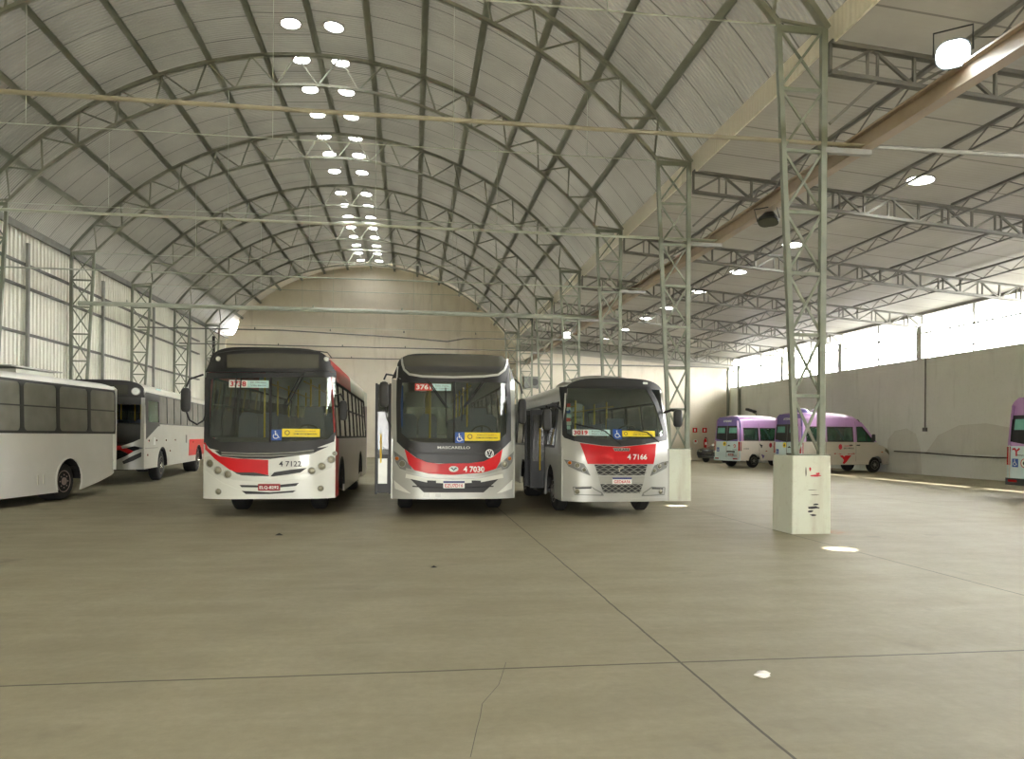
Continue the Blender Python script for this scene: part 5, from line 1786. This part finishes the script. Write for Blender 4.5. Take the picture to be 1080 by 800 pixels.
def bus_open_bonnet():
    W, L, h = 2.42, 11.8, 1.21
    fr = Front(0, 0, W, .16, .06, 1.3, 5)
    root = thing('city_bus', 'silver bus with bonnet open, no windscreen and a red side panel, behind the white bus', 'bus')
    sh = Shell(root, W, L, 2.84, 3.13, 1.8, .46, fr, .02, 4.4)
    f = fr.fn
    place(root, -8.25, 25.87, .09, h - .02, 2.5)
    sh.roof(0, L, M['offwhite'], front_follow=True, rear_round=True)
    g = sh.side(1)
    AR = [(2.5, .62), (L - 3.0, .62)]
    # side seen by the camera: silver below, smoked band above
    sh.side_panel(1, sh.lower_poly(sh.fy(1) + .01, L, AR, .46, 1.84), M['silver2'])
    wins = [(.62, 2.10)] + [(2.10 + 1.1 * k, 3.2 + 1.1 * k) for k in range(8)]
    sh.side_panel(1, [(sh.fy(2.2) + .01, 1.84), (.35, 1.84), (.35, 2.80), (sh.fy(2.5) + .01, 2.80)], M['silver2'], name='pillar_panel')
    sh.side_panel(1, [(.35, 1.84), (.62, 1.84), (.62, 2.80), (.55, 2.80), (.42, 2.74), (.35, 2.60)], M['dash'], name='pillar_panel')
    sh.side_panel(1, [(wins[-1][1], 1.84), (L, 1.84), (L, 2.80), (wins[-1][1], 2.80)], M['silver2'], name='pillar_panel')
    sh.side_panel(1, [(sh.fy(2.5) + .01, 2.80), (L, 2.80), (L, 2.84), (sh.fy(2.5) + .01, 2.84)], M['silver2'], name='roof_edge_panel')
    for i, (y0, y1) in enumerate(wins):
        o = sh.window(1, y0, y1, 1.84 if i else 1.78, 2.80 if i else 2.62, M['dash'], M['teal' if i == 0 else 'smoked'], .04, .03 if i else .06)
    sh.side_panel(1, [(.62, 2.62), (2.10, 2.62), (2.10, 2.80), (.62, 2.80)], M['dash'], name='pillar_panel')
    MB().conform([(.40, 1.36), (.40, 1.90), (2.1, 1.90), (2.1, 1.78), (1.9, 1.78)], g, .008, .006, .3).build('window_skirt', M['dash'], root, smooth=False)
    MB().conform([(6.85, 1.33), (6.75, .70)] + [(L - 3.0 + .66 * math.cos(t), .46 + .66 * math.sin(t)) for t in [PI - .37 - k * (PI - .74) / 12 for k in range(13)]] + [(10.6, .70), (10.5, 1.33)], g, .006, .004, .4).build('red_panel', M['red'], root, smooth=False)
    for y, z in ((.75, 1.32), (1.7, 1.32), (3.0, 1.32), (4.4, 1.32), (7.6, 1.22), (.6, .88), (3.6, .95), (9.9, 1.2)):
        MB().conform(rrect(y - .045, y + .045, z - .03, z + .03, .012, 2), g, .01, .012, 0).build('side_reflector', M['redlens'], root)
    MB().conform([(1.25, 1.18), (1.55, 1.18), (1.55, 1.42), (1.25, 1.42)], g, .006, .006, 0).build('notice', M['signwhite'], root, smooth=False)
    MB().conform([(6.2, 1.2), (6.42, 1.2), (6.42, 1.5), (6.2, 1.5)], g, .006, .006, 0).build('vent', M['grey'], root, smooth=False)
    for z in (1.08,):
        MB().conform([(.3, z), (1.85, z), (1.85, z + .014), (.3, z + .014)], g, .006, .004, .4).build('panel_seam', M['grey'], root, smooth=False)
    MB().conform([(1.9, 2.86), (2.5, 2.86), (2.5, 3.0), (1.9, 3.0)], lambda u, v, o_: (sh.hw(v) - .06 + o_, u, v), .01, .02, 0).build('roof_notice', M['signblue'], root, smooth=False)
    for y, ra in AR:
        MB().conform(strip(arcpts(y, .46, ra, 2, 178, 16), .045), g, .04, .012, 0).build('arch_lip', M['rubber'], root)
    bus_side(sh, -1, L, wins[1:], 1.84, 2.80, (M['silver2'], M['silver2'], M['red']), AR, .46, 1.84)
    bus_rear(sh, M['silver2'], M['silver2'])
    sh.under(.2, L, .4, [2.5, L - 3.0])
    for sx in (1, -1):
        wheel(root, sx * 1.17, 2.5, .50, sx, .30, 'chrome')
        wheel(root, sx * 1.17, L - 3.0, .50, sx, .5, 'chrome')
    sh.cabin(.2, L, .92, 10, 10, 2.75, .8, 2.4)
    # front: dark header with a lamp, open windscreen, dark dash, open engine bay, silver bumper
    MB().conform(cap_poly(sh, [(-h, 2.62), (h, 2.62)]), f, .04, 0, .12).build('front_cap', M['grille'], root)
    MB().conform([(-.95, 2.70), (.78, 2.70), (.78, 2.98), (-.95, 2.98)], f, .01, .012, .3).build('destination_display', M['display'], root)
    round_lamp(root, .98, 2.80, .10, f, .01, 'marker_lamp', 'signwhite')
    MB().conform([(-h, 2.40), (h, 2.40), (h, 2.62), (-h, 2.62)], f, .06, -.01, .15).build('windscreen_header', M['dash'], root)
    for sx in (-1, 1):
        MB().conform([(sx * h, 1.2), (sx * (h - .09), 1.2), (sx * (h - .09), 2.62), (sx * h, 2.62)], f, .06, .0, .15).build('front_pillar', M['silver'], root)
    rows = []
    for q in range(9):
        t = -1 + q / 4
        rows.append([(h * .93 * t, fr.depth(h * .93 * t, z) + y, z) for y, z in ((.16, 1.85), (.04, 1.80), (.0, 1.62), (.05, 1.40), (.16, 1.24), (.4, 1.18), (.6, 1.85))])
    MB().loft(rows, closed=True, cap=True).build('dashboard', M['dash'], root)
    MB().box(-1.0, 1.0, .45, .55, .5, 1.3).build('engine_bay', M['under'], root, smooth=False)
    MB().tube([(-.2, .12, 1.02), (.2, .02, 1.12), (.6, .08, 1.10), (.85, .25, .95), (.8, .4, .8)], .07, 10).build('red_hose', M['red'], root)
    MB().tube([(-.9, .2, .9), (-.3, .14, .72), (.4, .16, .66), (.9, .25, .78)], .05, 8).build('black_hose', M['rubber'], root)
    MB().conform([(-h, .46), (h, .46), (h, 1.10), (.98, 1.02), (.75, .86), (.45, .72), (-.45, .72), (-.75, .86), (-.98, 1.02), (-h, 1.10)], f, .05, 0, .1).build('bumper', M['silver'], root)
    for sx in (-1, 1):
        MB().conform([(sx * h, 1.10), (sx * h, 1.42), (sx * .95, 1.28), (sx * .62, 1.16), (sx * .66, 1.08), (sx * .98, 1.16)], f, .04, .01, .08).build('headlight_rim', M['silver'], root)
        hl = MB().conform([(sx * 1.15, .98), (sx * .85, .82), (sx * .66, .70), (sx * .7, .62), (sx * .95, .72), (sx * 1.15, .84)], f, .03, .012, .08).build('lamp_opening', M['grille'], root)
    return root
bus_open_bonnet()

# ---------------------------------------------------------------- plain white bus, rear half in the picture
def bus_plain_white():
    W, L, h = 2.2, 8.2, 1.1
    fr = Front(0, 0, W, .2, .08, 1.1, 5)
    root = thing('midi_bus', 'plain white bus without markings, its tail near the left wall', 'bus')
    yr = 5.95                                       # rear axle
    place(root, -8.0, 18.14, -.13, h - .16, yr)
    sh = Shell(root, W, L, 2.66, 2.83, 1.5, .22, fr, .02, 3.6, .18)
    g = sh.side(1)
    sh.roof(0, L, M['fleetwhite'], front_follow=True, rear_round=True)
    AR = [(1.6, .50), (yr + .12, .50)]
    tail = [(yr + .9, .26), (L - .9, .34), (L - .35, .47), (L - .02, .62)]
    for sx in (1, -1):
        sh.side_panel(sx, sh.lower_poly(sh.fy(1) + .01, L, AR, .20, 1.52, tail), M['fleetwhite'])
        sh.side_panel(sx, [(sh.fy(2.6) + .01, 2.64), (L, 2.64), (L, 2.66), (sh.fy(2.6) + .01, 2.66)], M['fleetwhite'], name='roof_edge_panel')
        wins = [(L - .10 - 1.23 * (k + 1), L - .10 - 1.23 * k) for k in range(6)][::-1]
        for y0, y1 in wins:
            sh.window(sx, y0, y1, 1.52, 2.64, M['dash'], M['glass'], .10, .055, 2.10)
        sh.side_panel(sx, [(sh.fy(2) + .01, 1.52), (wins[0][0], 1.52), (wins[0][0], 2.64), (sh.fy(2) + .01, 2.64)], M['fleetwhite'], name='pillar_panel')
        sh.side_panel(sx, [(L - .10, 1.52), (L, 1.52), (L, 2.64), (L - .10, 2.64)], M['fleetwhite'], name='pillar_panel')
        MB().conform(strip([(sh.fy(1) + .1, .70), (yr - .42, .74)], .03), sh.side(sx), .02, .014, .5).build('side_moulding', M['fleetwhite'], root)
        MB().conform(strip([(yr + .62, .83), (L - .05, .84)], .03), sh.side(sx), .02, .014, .5).build('side_moulding', M['fleetwhite'], root)
        MB().conform(strip(arcpts(yr + .12, .46, .51, -25, 205, 18), .04), sh.side(sx), .03, .016, 0).build('arch_lip', M['fleetwhite'], root)
        for yy in (yr - 1.05, yr - .85):
            MB().conform([(yy, .42), (yy + .025, .42), (yy + .025, .62), (yy, .62)], sh.side(sx), .02, .014, 0).build('fuel_flap', M['offwhite'], root, smooth=False)
        wheel(root, sx * (h - .12), 1.6, .43, sx, .25, 'hubrust')
        wheel(root, sx * (h - .06), yr, .43, sx, .45, 'hubrust')
    bus_rear(sh, M['fleetwhite'], M['fleetwhite'], 1.55, 2.45, .60)
    f = fr.fn
    MB().conform([(-h, .3), (h, .3), (h, 1.3), (-h, 1.3)], f, .04, 0, .15).build('front_panel', M['fleetwhite'], root)
    MB().conform([(-h + .08, 1.3), (h - .08, 1.3), (h - .08, 2.4), (-h + .08, 2.4)], f, .01, -.01, .2).build('windscreen', M['screen'], root)
    MB().conform(cap_poly(sh, [(-h, 2.4), (h, 2.4)]), f, .04, 0, .15).build('front_cap', M['fleetwhite'], root)
    for sx in (-1, 1):
        MB().conform([(sx * h, 1.3), (sx * (h - .1), 1.3), (sx * (h - .1), 2.4), (sx * h, 2.4)], f, .04, 0, .15).build('front_pillar', M['black'], root)
        round_lamp(root, sx * .8, .75, .09, f, .0)
    sh.under(.2, L - .9, .25, [1.6, yr], .75)
    sh.cabin(.2, L, .72, 7, 6, 2.5, .78, 1.9)
    MB().loft([[(-.5, L - 3.1, 2.80), (.5, L - 3.1, 2.80), (.5, L - 1.7, 2.80), (-.5, L - 1.7, 2.80)], [(-.46, L - 3.05, 2.93), (.46, L - 3.05, 2.93), (.46, L - 1.75, 2.93), (-.46, L - 1.75, 2.93)]], closed=True, cap=True).build('roof_hatch', M['offwhite'], root)
    MB().box(-.6, .6, L - 3.4, L - 1.6, 2.95, 2.98).build('hatch_lid', M['trim'], root, smooth=False)
    return root
bus_plain_white()

# ---------------------------------------------------------------- lilac and white vans
def van(label, body, rearpaint, xr, yr, a, livery, logo):
    """nose at local y=0, tail at y=L; the side towards the camera is local -x. xr, yr: world point of that side's rear corner"""
    W, L, H = 1.95, 5.0, 2.70
    h = W / 2
    root = thing('passenger_van', label, 'van', (0, 0, 0), 0, 'lilac and white vans')
    th = PI / 2 + a
    place(root, xr, yr, th, -h, L)
    ZB = 1.38
    def hw(y, z):
        n = 1 - .22 * max(0, (.9 - y) / .9) ** 2.2
        return (h - .13 * (max(0, z - 1.25) / 1.4) ** 1.4 - .04 * max(0, .7 - z) / .5) * n
    def side(sx):
        def f(u, v, o):
            e = max(0, (u - (L - .16)) / .16)
            return (sx * (hw(u, v) + o - .10 * e * e), u, v)
        return f
    def rear(u, v, o):
        return (u, L + o - .05 * (abs(u) / h) ** 6 - .10 * max(0, v - 1.2) / 1.4, v)
    ya, yb = .98, 3.98
    def arch(yc, ra=.40, z0=.34):
        a0 = math.asin((z0 - .34) / ra) if z0 > .34 else 0
        return [(yc - ra * math.cos(PI * k / 12), .36 + ra * math.sin(PI * k / 12)) for k in range(13)]
    lowp = [(.02, .55), (.04, .36)] + arch(ya) + arch(yb) + [(L, .40), (L, ZB), (.92, ZB), (.85, 1.27), (.45, 1.16), (.12, 1.02), (.03, .85)]
    glassm = M['teal']
    for sx in (-1, 1):
        f = side(sx)
        MB().conform(lowp, f, .03, 0, .22).build('side_panel', M[body], root, angle=40)
        lil = M['lilac']
        # window line: front door window, two long side windows
        zt = 2.06
        MB().conform([(.92, ZB), (1.06, ZB), (1.72, 2.08), (1.86, 2.30), (1.70, 2.26)], f, .04, 0, .2).build('windscreen_pillar', lil, root, angle=40)
        MB().conform([(1.06, ZB), (2.02, ZB), (2.02, zt), (1.70, zt)], f, .008, -.014, .3).build('door_window', glassm, root, smooth=False)
        MB().conform(strip([(1.08, ZB + .01), (1.71, zt), (2.00, zt), (2.00, ZB + .01), (1.08, ZB + .01)], .05), f, .02, .004, .3).build('window_seal', M['rubber'], root)
        MB().conform(strip([(1.48, ZB), (1.48, 1.80)], .035), f, .02, .004, 0).build('window_divider', M['rubber'], root)
        MB().conform([(2.02, ZB), (2.20, ZB), (2.20, zt), (2.02, zt)], f, .04, 0, .2).build('pillar_panel', lil, root)
        for y0, y1 in ((2.20, 3.62), (3.70, 4.72)):
            sw = MB().ring(outer_loop(y0, y1, ZB, zt), rrect(y0 + .05, y1 - .05, ZB + .06, zt - .05, .05), f, .03, .004).build('window_frame', M['rubber'], root)
            MB().conform(rrect(y0 + .045, y1 - .045, ZB + .055, zt - .045, .05), f, .008, -.012, .3).build('pane', glassm, sw, smooth=False)
        MB().conform([(3.62, ZB), (3.70, ZB), (3.70, zt), (3.62, zt)], f, .04, 0, .2).build('pillar_panel', lil, root)
        MB().conform([(4.72, ZB), (L, ZB), (L, zt), (4.72, zt)], f, .04, 0, .12).build('pillar_panel', lil, root)
        MB().conform([(1.70, zt), (L, zt), (L, 2.42), (2.10, 2.42), (1.86, 2.30)], f, .03, 0, .25).build('roof_side', lil, root, angle=50)
        # door seams, lights, handle
        for y in (2.06, 3.66):
            MB().conform([(y, .5), (y + .014, .5), (y + .014, 2.3), (y, 2.3)], f, .01, .003, .3).build('door_seam', M['grey'], root, smooth=False)
        MB().conform([(.45, .78), (L - .2, .78), (L - .2, .83), (.45, .83)], f, .02, .012, .4).build('side_moulding', M[body], root)
        MB().conform(strip(arcpts(ya, .36, .41, 0, 180, 14), .05), f, .03, .014, 0).build('arch_lip', M[body], root)
        MB().conform(strip(arcpts(yb, .36, .41, 0, 180, 14), .05), f, .03, .014, 0).build('arch_lip', M[body], root)
        for y in (1.95, 2.35):
            MB().conform(rrect(y - .09, y + .09, 1.21, 1.26, .02, 2), f, .03, .02, 0).build('door_handle', M['grille'], root)
        for y, z in ((.62, .93), (2.2, .86), (3.2, .86)):
            MB().conform(rrect(y - .05, y + .05, z - .02, z + .02, .01, 2), f, .012, .012, 0).build('side_marker', M['redlens' if y > 1 else 'amber'], root)
        hl = MB().conform([(.06, .80), (.42, .98), (.40, 1.10), (.14, 1.0)], f, .03, .012, .1).build('headlight', M['lens'], root)
        MB().conform([(L - .13, .86), (L - .01, .86), (L - .01, 1.34), (L - .13, 1.34)], f, .03, .012, 0).build('tail_light', M['redlens'], root)
        mirror(root, [(sx * (hw(1.3, 1.4) - .02), 1.30, 1.40), (sx * (h + .12), 1.25, 1.46)], (sx * (h + .12), 1.22, 1.40), (sx * (h + .12), 1.22, 1.74), .16, .12)
        for y in (ya, yb):
            wheel(root, sx * (h - .06), y, .35, sx, .22, 'hub')
    f = side(-1)
    # roof, windscreen, bonnet, front
    def roofrow(y, zs, H_, k=1.0):
        n = 20
        return [(hw(y, zs) * k * math.sin(PI / 2 * (-1 + 2 * i / n)), y, roof_z(math.sin(PI / 2 * (-1 + 2 * i / n)), zs, H_, 3.2)) for i in range(n + 1)]
    MB().loft([roofrow(1.86, 2.30, 2.44), roofrow(2.10, 2.42, 2.60), roofrow(2.5, 2.42, 2.68), roofrow(3.2, 2.42, H), roofrow(L - .5, 2.42, H), roofrow(L - .2, 2.42, H - .03), roofrow(L - .10, 2.42, H - .12)]).build('roof', M['lilac'], root, angle=60)
    rows = []
    for y, z in ((.92, 1.34), (1.25, 1.70), (1.58, 2.04), (1.86, 2.40)):
        rows.append([((hw(y, z) - .02) * t, y - .16 * (1 - t * t) * (1 if y < 1.8 else .3), z + .03 * (1 - t * t)) for t in [-1 + k / 6 for k in range(13)]])
    MB().loft(rows).build('windscreen', M['screen'], root)
    rows = []
    for y, z in ((.02, .62), (.03, .85), (.12, 1.02), (.45, 1.16), (.85, 1.27), (.95, 1.34)):
        rows.append([(hw(y, z) * t, y - .20 * (1 - t * t) * max(0, 1 - y), z + .05 * (1 - abs(t) ** 3)) for t in [-1 + k / 8 for k in range(17)]])
    MB().loft(rows).build('bonnet', M[body], root)
    rows = []
    for z in (.34, .62):
        rows.append([(hw(.03, z) * t, .03 - .22 * (1 - t * t), z) for t in [-1 + k / 8 for k in range(17)]])
    MB().loft(rows).build('front_bumper', M['grille'], root)
    # rear face: lower doors, window, header
    MB().conform([(-h, .50), (h, .50), (h, ZB - .02), (-h, ZB - .02)], rear, .03, 0, .2).build('rear_door', M[rearpaint], root)
    MB().conform([(-h, ZB - .02), (h, ZB - .02), (h - .05, 2.2), (h - .13, 2.5), (h - .3, 2.62), (-h + .3, 2.62), (-h + .13, 2.5), (-h + .05, 2.2)], rear, .03, 0, .2).build('rear_header', M['lilac' if livery == 'dark' else 'purple'], root)
    for u0, u1 in ((-h + .10, -.02), (.02, h - .10)):
        MB().conform([(u0, 1.36) if u0 > 0 else (u0, 1.48), (u1, 1.48) if u0 > 0 else (u1, 1.36), (u1 - (.04 if u0 > 0 else 0), 2.16), (u0 + (.04 if u0 < 0 else 0), 2.16)], rear, .012, .012, .3).build('rear_window', M['black'], root, smooth=False)
        MB().conform([(u0 + .14, 1.78), (u1 - .14, 1.78), (u1 - .16, 2.06), (u0 + .16, 2.06)], rear, .006, .018, .3).build('painted_reflection', M['teal_reflection'], root, smooth=False)  # reflection painted as a teal patch on the black rear window
    MB().conform([(-.010, .5), (.010, .5), (.010, 2.3), (-.010, 2.3)], rear, .01, .012, .4).build('door_seam', M['grey'], root, smooth=False)
    MB().conform([(-h, .34), (h, .34), (h, .52), (-h, .52)], rear, .08, .05, .2).build('rear_bumper', M['grille' if livery == 'dark' else rearpaint], root)
    for sx in (-1, 1):
        MB().conform([(sx * (h - .13), .86), (sx * (h - .01), .86), (sx * (h - .01), 1.34), (sx * (h - .13), 1.34)], rear, .03, .02, 0).build('tail_light', M['redlens'], root)
        MB().conform([(sx * .55, .42), (sx * .85, .42), (sx * .85, .48), (sx * .55, .48)], rear, .02, .06, 0).build('bumper_reflector', M['redlens'], root)
    MB().conform([(-.62, .78), (-.05, .78), (-.05, .86), (-.62, .86)], rear, .03, .03, 0).build('door_pull', M['grille'], root)
    plate(root, -.34 if livery != 'dark' else -.30, .66, .40, .13, rear, .01, 'FQR4B21', 'red' if livery != 'dark' else 'blue', -1)
    # rear stickers (the viewer's left is +x here)
    wheelchair(root, .66, .92, .20, .22, rear, .008, -1)
    if livery != 'dark':
        o = MB().disc(.02 + .12, 1.22, .12, rear, .004, .012, 14).build('round_sticker', M['yellow'], root, smooth=False)
        MB().disc(.14, 1.21, .05, rear, .004, .016, 10).build('symbol', M['ink'], o, smooth=False)
        MB().conform([(-.05, 1.10), (-.32, 1.10), (-.20, 1.18)], rear, .004, .010, 0).build('badge', M['ink'], root, smooth=False)
        lettering('route_lettering', 'ATENDE', .02, 2.40, .10, rear, M['signwhite'], root, .010, .01, .62, -1)
        lettering('fleet_number', '4 7513', -.58, .62, .07, rear, M['ink'], root, .010, .01, .34, -1)
        MB().conform(strip(arcpts(-.62, 1.12, .07, 0, 360, 10)[:-1], .04), rear, .004, .010, 0).build('city_crest', M['printred'], root, smooth=False)
        lettering('small_lettering', 'PREFEITURA DE', -.62, .92, .035, rear, M['ink'], root, .010, 0, .34, -1)
    else:
        o = MB().ring([(.36 + .12 * math.cos(2 * PI * k / 20), .92 + .12 * math.sin(2 * PI * k / 20)) for k in range(20)], [(.36 + .10 * math.cos(2 * PI * k / 20), .92 + .10 * math.sin(2 * PI * k / 20)) for k in range(20)], rear, .004, .010).build('round_sticker', M['printred'], root, smooth=False)
        MB().disc(.36, .92, .10, rear, .003, .008, 16).build('face', M['signwhite'], o, smooth=False)
        MB().disc(.36, .92, .05, rear, .003, .012, 10).build('symbol', M['ink'], o, smooth=False)
        MB().conform(strip([(.76, 1.27), (.68, 1.29), (.62, 1.22), (.62, 1.10)], .05), rear, .004, .010, 0).build('red_emblem', M['printred'], root, smooth=False)
        MB().conform(strip([(.60, 1.24), (.52, 1.30)], .05), rear, .004, .010, 0).build('red_emblem', M['printred'], root, smooth=False)
        lettering('small_lettering', 'transporte', .44, 1.12, .045, rear, M['ink'], root, .010, 0, .3, -1)
    # side markings: crest with lettering, red bird
    if logo:
        y = 2.62
        o = MB().conform([(y + .30 + .10 * math.cos(t), 1.16 + .13 * math.sin(t)) for t in [2 * PI * k / 8 for k in range(8)]], f, .004, .006, 0).build('city_crest', M['printred'], root, smooth=False)
        lettering('crest_lettering', 'CIDADE DE', y - .10, 1.20, .06, f, M['printred'], o, .006, .0, .40, -1)
        lettering('crest_lettering', 'SAO PAULO', y - .16, 1.10, .075, f, M['ink'], o, .006, .01, .56, -1)
    if livery == 'bird':
        y, z = 2.50, .62
        T = lambda pts: [(y - px, z + pz) for px, pz in pts]
        bird = MB()
        bird.conform(T([(-.50, .26), (-.36, .22), (-.22, .10), (-.12, .18), (.02, .24), (.12, .22), (.24, .25), (.18, .16), (.10, .08), (.02, -.02), (-.06, -.12), (-.18, -.22), (-.28, -.20), (-.22, -.06), (-.30, .04)]), f, .004, .008, 0)
        bird.conform(T([(-.62, .30), (-.48, .20), (-.34, .10), (-.28, .02), (-.40, .10)]), f, .004, .008, 0)
        bird.build('red_bird_emblem', M['red'], root, smooth=False)
    elif livery == 'small':
        for yy, zz, c_ in ((3.55, 1.12, 'ink'), (3.42, .58, 'purple')):
            MB().conform(strip([(yy + .08, zz + .10), (yy, zz), (yy - .07, zz + .06), (yy, zz - .10)], .06), f, .004, .006, 0).build('bird_emblem', M[c_], root, smooth=False)
        lettering('fleet_number', '4 7512', 4.55, .98, .07, f, M['ink'], root, .006, .01, .34, -1)
    # roof unit, underside, seats
    if livery == 'bird':
        for yy in (3.35, 4.25):
            rows = []
            for k in range(5):
                q = k / 4 * PI / 2
                rows.append([(.42 * math.cos(q) * math.cos(t), yy + .34 * math.cos(q) * math.sin(t), H - .02 + .22 * math.sin(q)) for t in [2 * PI * j / 20 for j in range(20)]])
            MB().loft(rows, closed=True).build('roof_vent', M['purple' if yy > 4 else 'lilac'], root)
    MB().box(-h + .12, h - .12, .25, L - .12, .42, .50).build('underbody', M['under'], root, smooth=False)
    st = MB()
    st.loft([[(-.23, 0, .25), (.23, 0, .25), (.23, .45, .25), (-.23, .45, .25)], [(-.23, 0, .42), (.23, 0, .42), (.23, .48, .42), (-.23, .48, .42)]], closed=True, cap=True)
    st.loft([[(-.22, .42, .38), (.22, .42, .38), (.22, .50, .38), (-.22, .50, .38)], [(-.20, .56, 1.0), (.20, .56, 1.0), (.20, .62, 1.0), (-.20, .62, 1.0)], [(-.10, .57, 1.2), (.10, .57, 1.2), (.10, .62, 1.2), (-.10, .62, 1.2)]], closed=True, cap=True)
    sm = st.mesh('seat', M['seat'], True, 40)
    for yy in (1.55, 2.5, 3.3, 4.1):
        for xx in (-.55, .55):
            o = bpy.data.objects.new('seat', sm)
            COL.objects.link(o)
            o.parent = root
            o.location = (xx, yy, .5)
    return root
M['teal_reflection'] = mat('painted_teal_reflection', '#6FA897', .25, 0, .1, 4, coat=.3)
van('lilac and white van in the far corner, dark car behind it', 'vanwhite', 'vanblue', 16.55, 35.95, math.radians(17), 'small', True)
van('lilac and silver van with a large red bird emblem behind the near column', 'vansilver', 'vanblue', 16.85, 30.45, math.radians(9), 'bird', True)
van('lilac van at the edge of the picture showing only its tail and wheelchair sticker', 'vansilver', 'vanblue', 15.6, 15.75, math.radians(1), 'dark', False)

# ---------------------------------------------------------------- dark car in the far corner
def dark_car():
    root = thing('car', 'small dark hatchback nosing out behind the far van', 'car')
    W, L = 1.7, 3.9
    h = W / 2
    prof = [(0, .30, .62, .80), (.08, .26, .80, .84), (.5, .24, .90, .86), (1.0, .24, .98, .86), (1.35, .24, 1.20, .82), (1.8, .24, 1.44, .74), (2.6, .24, 1.48, .72), (3.2, .24, 1.42, .72), (3.6, .26, 1.10, .78), (3.85, .30, .95, .80), (3.9, .36, .70, .78)]
    rows = []
    for y, z0, z1, ww in prof:
        rows.append([(-ww * .92, y, z0), (-h * .98 if ww > .7 else -ww, y, z0 + .2), (-h * .98, y, min(z1, .88)), (-ww * .86, y, z1 - .06 if z1 > .9 else z1 - .02), (-ww * .6, y, z1), (0, y, z1 + .02),
                     (ww * .6, y, z1), (ww * .86, y, z1 - .06 if z1 > .9 else z1 - .02), (h * .98, y, min(z1, .88)), (h * .98 if ww > .7 else ww, y, z0 + .2), (ww * .92, y, z0)])
    MB().loft(rows, closed=True, cap=True).build('body', M['carpaint'], root, angle=40)
    for sx in (-1, 1):
        fn = lambda u, v, o, sx=sx: (sx * (.845 - .22 * (v - .9) / .5 + o), u, v)
        MB().conform([(1.35, .96), (3.35, .96), (3.05, 1.34), (1.9, 1.36)], fn, .02, .01, .3).build('side_window', M['display'], root, smooth=False)
        for y in (.75, 3.1):
            wheel(root, sx * (h - .02), y, .30, sx, .2)
        hl = MB().tube([(sx * .45, .02, .68), (sx * .70, .08, .70)], .06, 8).build('headlight', M['lens'], root)
    MB().loft([[(-.64, 1.02, 1.01), (.64, 1.02, 1.01)], [(-.58, 1.76, 1.44), (.58, 1.76, 1.44)]]).build('windscreen', M['display'], root, smooth=False)
    MB().box(-.4, .4, -.02, .03, .42, .56).build('grille', M['grille'], root, smooth=False)
    root.rotation_euler = (0, 0, math.radians(-62))
    root.location = (18.0, 43.6, 0)
dark_car()

# ---------------------------------------------------------------- small things on the floor
r = random.Random(5)
t = MB()
rows = []
for i in range(7):
    q = PI * i / 6
    rows.append([(.085 * math.sin(q) * math.cos(2 * PI * j / 12) * r.uniform(.6, 1.2), .06 * math.sin(q) * math.sin(2 * PI * j / 12) * r.uniform(.6, 1.2), .035 - .035 * math.cos(q) * r.uniform(.8, 1.2)) for j in range(12)])
t.loft(rows, closed=True)
o = t.build('crumpled_paper', M['paper'], None, smooth=False)
o.scale = (.62, .62, .62)
o.location = (2.21, 4.44, -.002)
tag(o, 'crumpled white paper lying on the concrete near the joint', 'litter')
for i, (x, y, q, lab) in enumerate(((4.9, 4.8, .018, 'tiny white scrap on the cross joint of the floor'), (.25, 8.6, .02, 'tiny dark scrap on the floor in front of the silver bus'),
                             (-2.0, 11.6, .03, 'dark flat scrap on the floor in front of the left bus'))):
    o = MB().add([(-q * 2, -q, 0), (q * 2, -q * .8, 0), (q * 1.6, q, 0), (-q, q * 1.3, 0), (0, 0, q)], [(3, 2, 1, 0), (0, 1, 4), (1, 2, 4), (2, 3, 4), (3, 0, 4)]).build('scrap', M['paper' if i == 0 else 'rubber'], None, smooth=False)
    o.location = (x, y, 0)
    tag(o, lab, 'litter')
# hairline crack in the slab
ck = MB()
pts = [(0.63, 4.93), (0.57, 4.66), (0.53, 4.49), (0.4, 4.18), (0.37, 3.98), (0.34, 3.83), (0.31, 3.66), (0.28, 3.49)]
ck.loft([[(x - .002, y, .0012), (x + .002, y, .0012)] for x, y in pts])
struct(ck, 'trim_floor_crack', M['cable'], 'hairline crack wandering across the floor', 'crack', smooth=False)
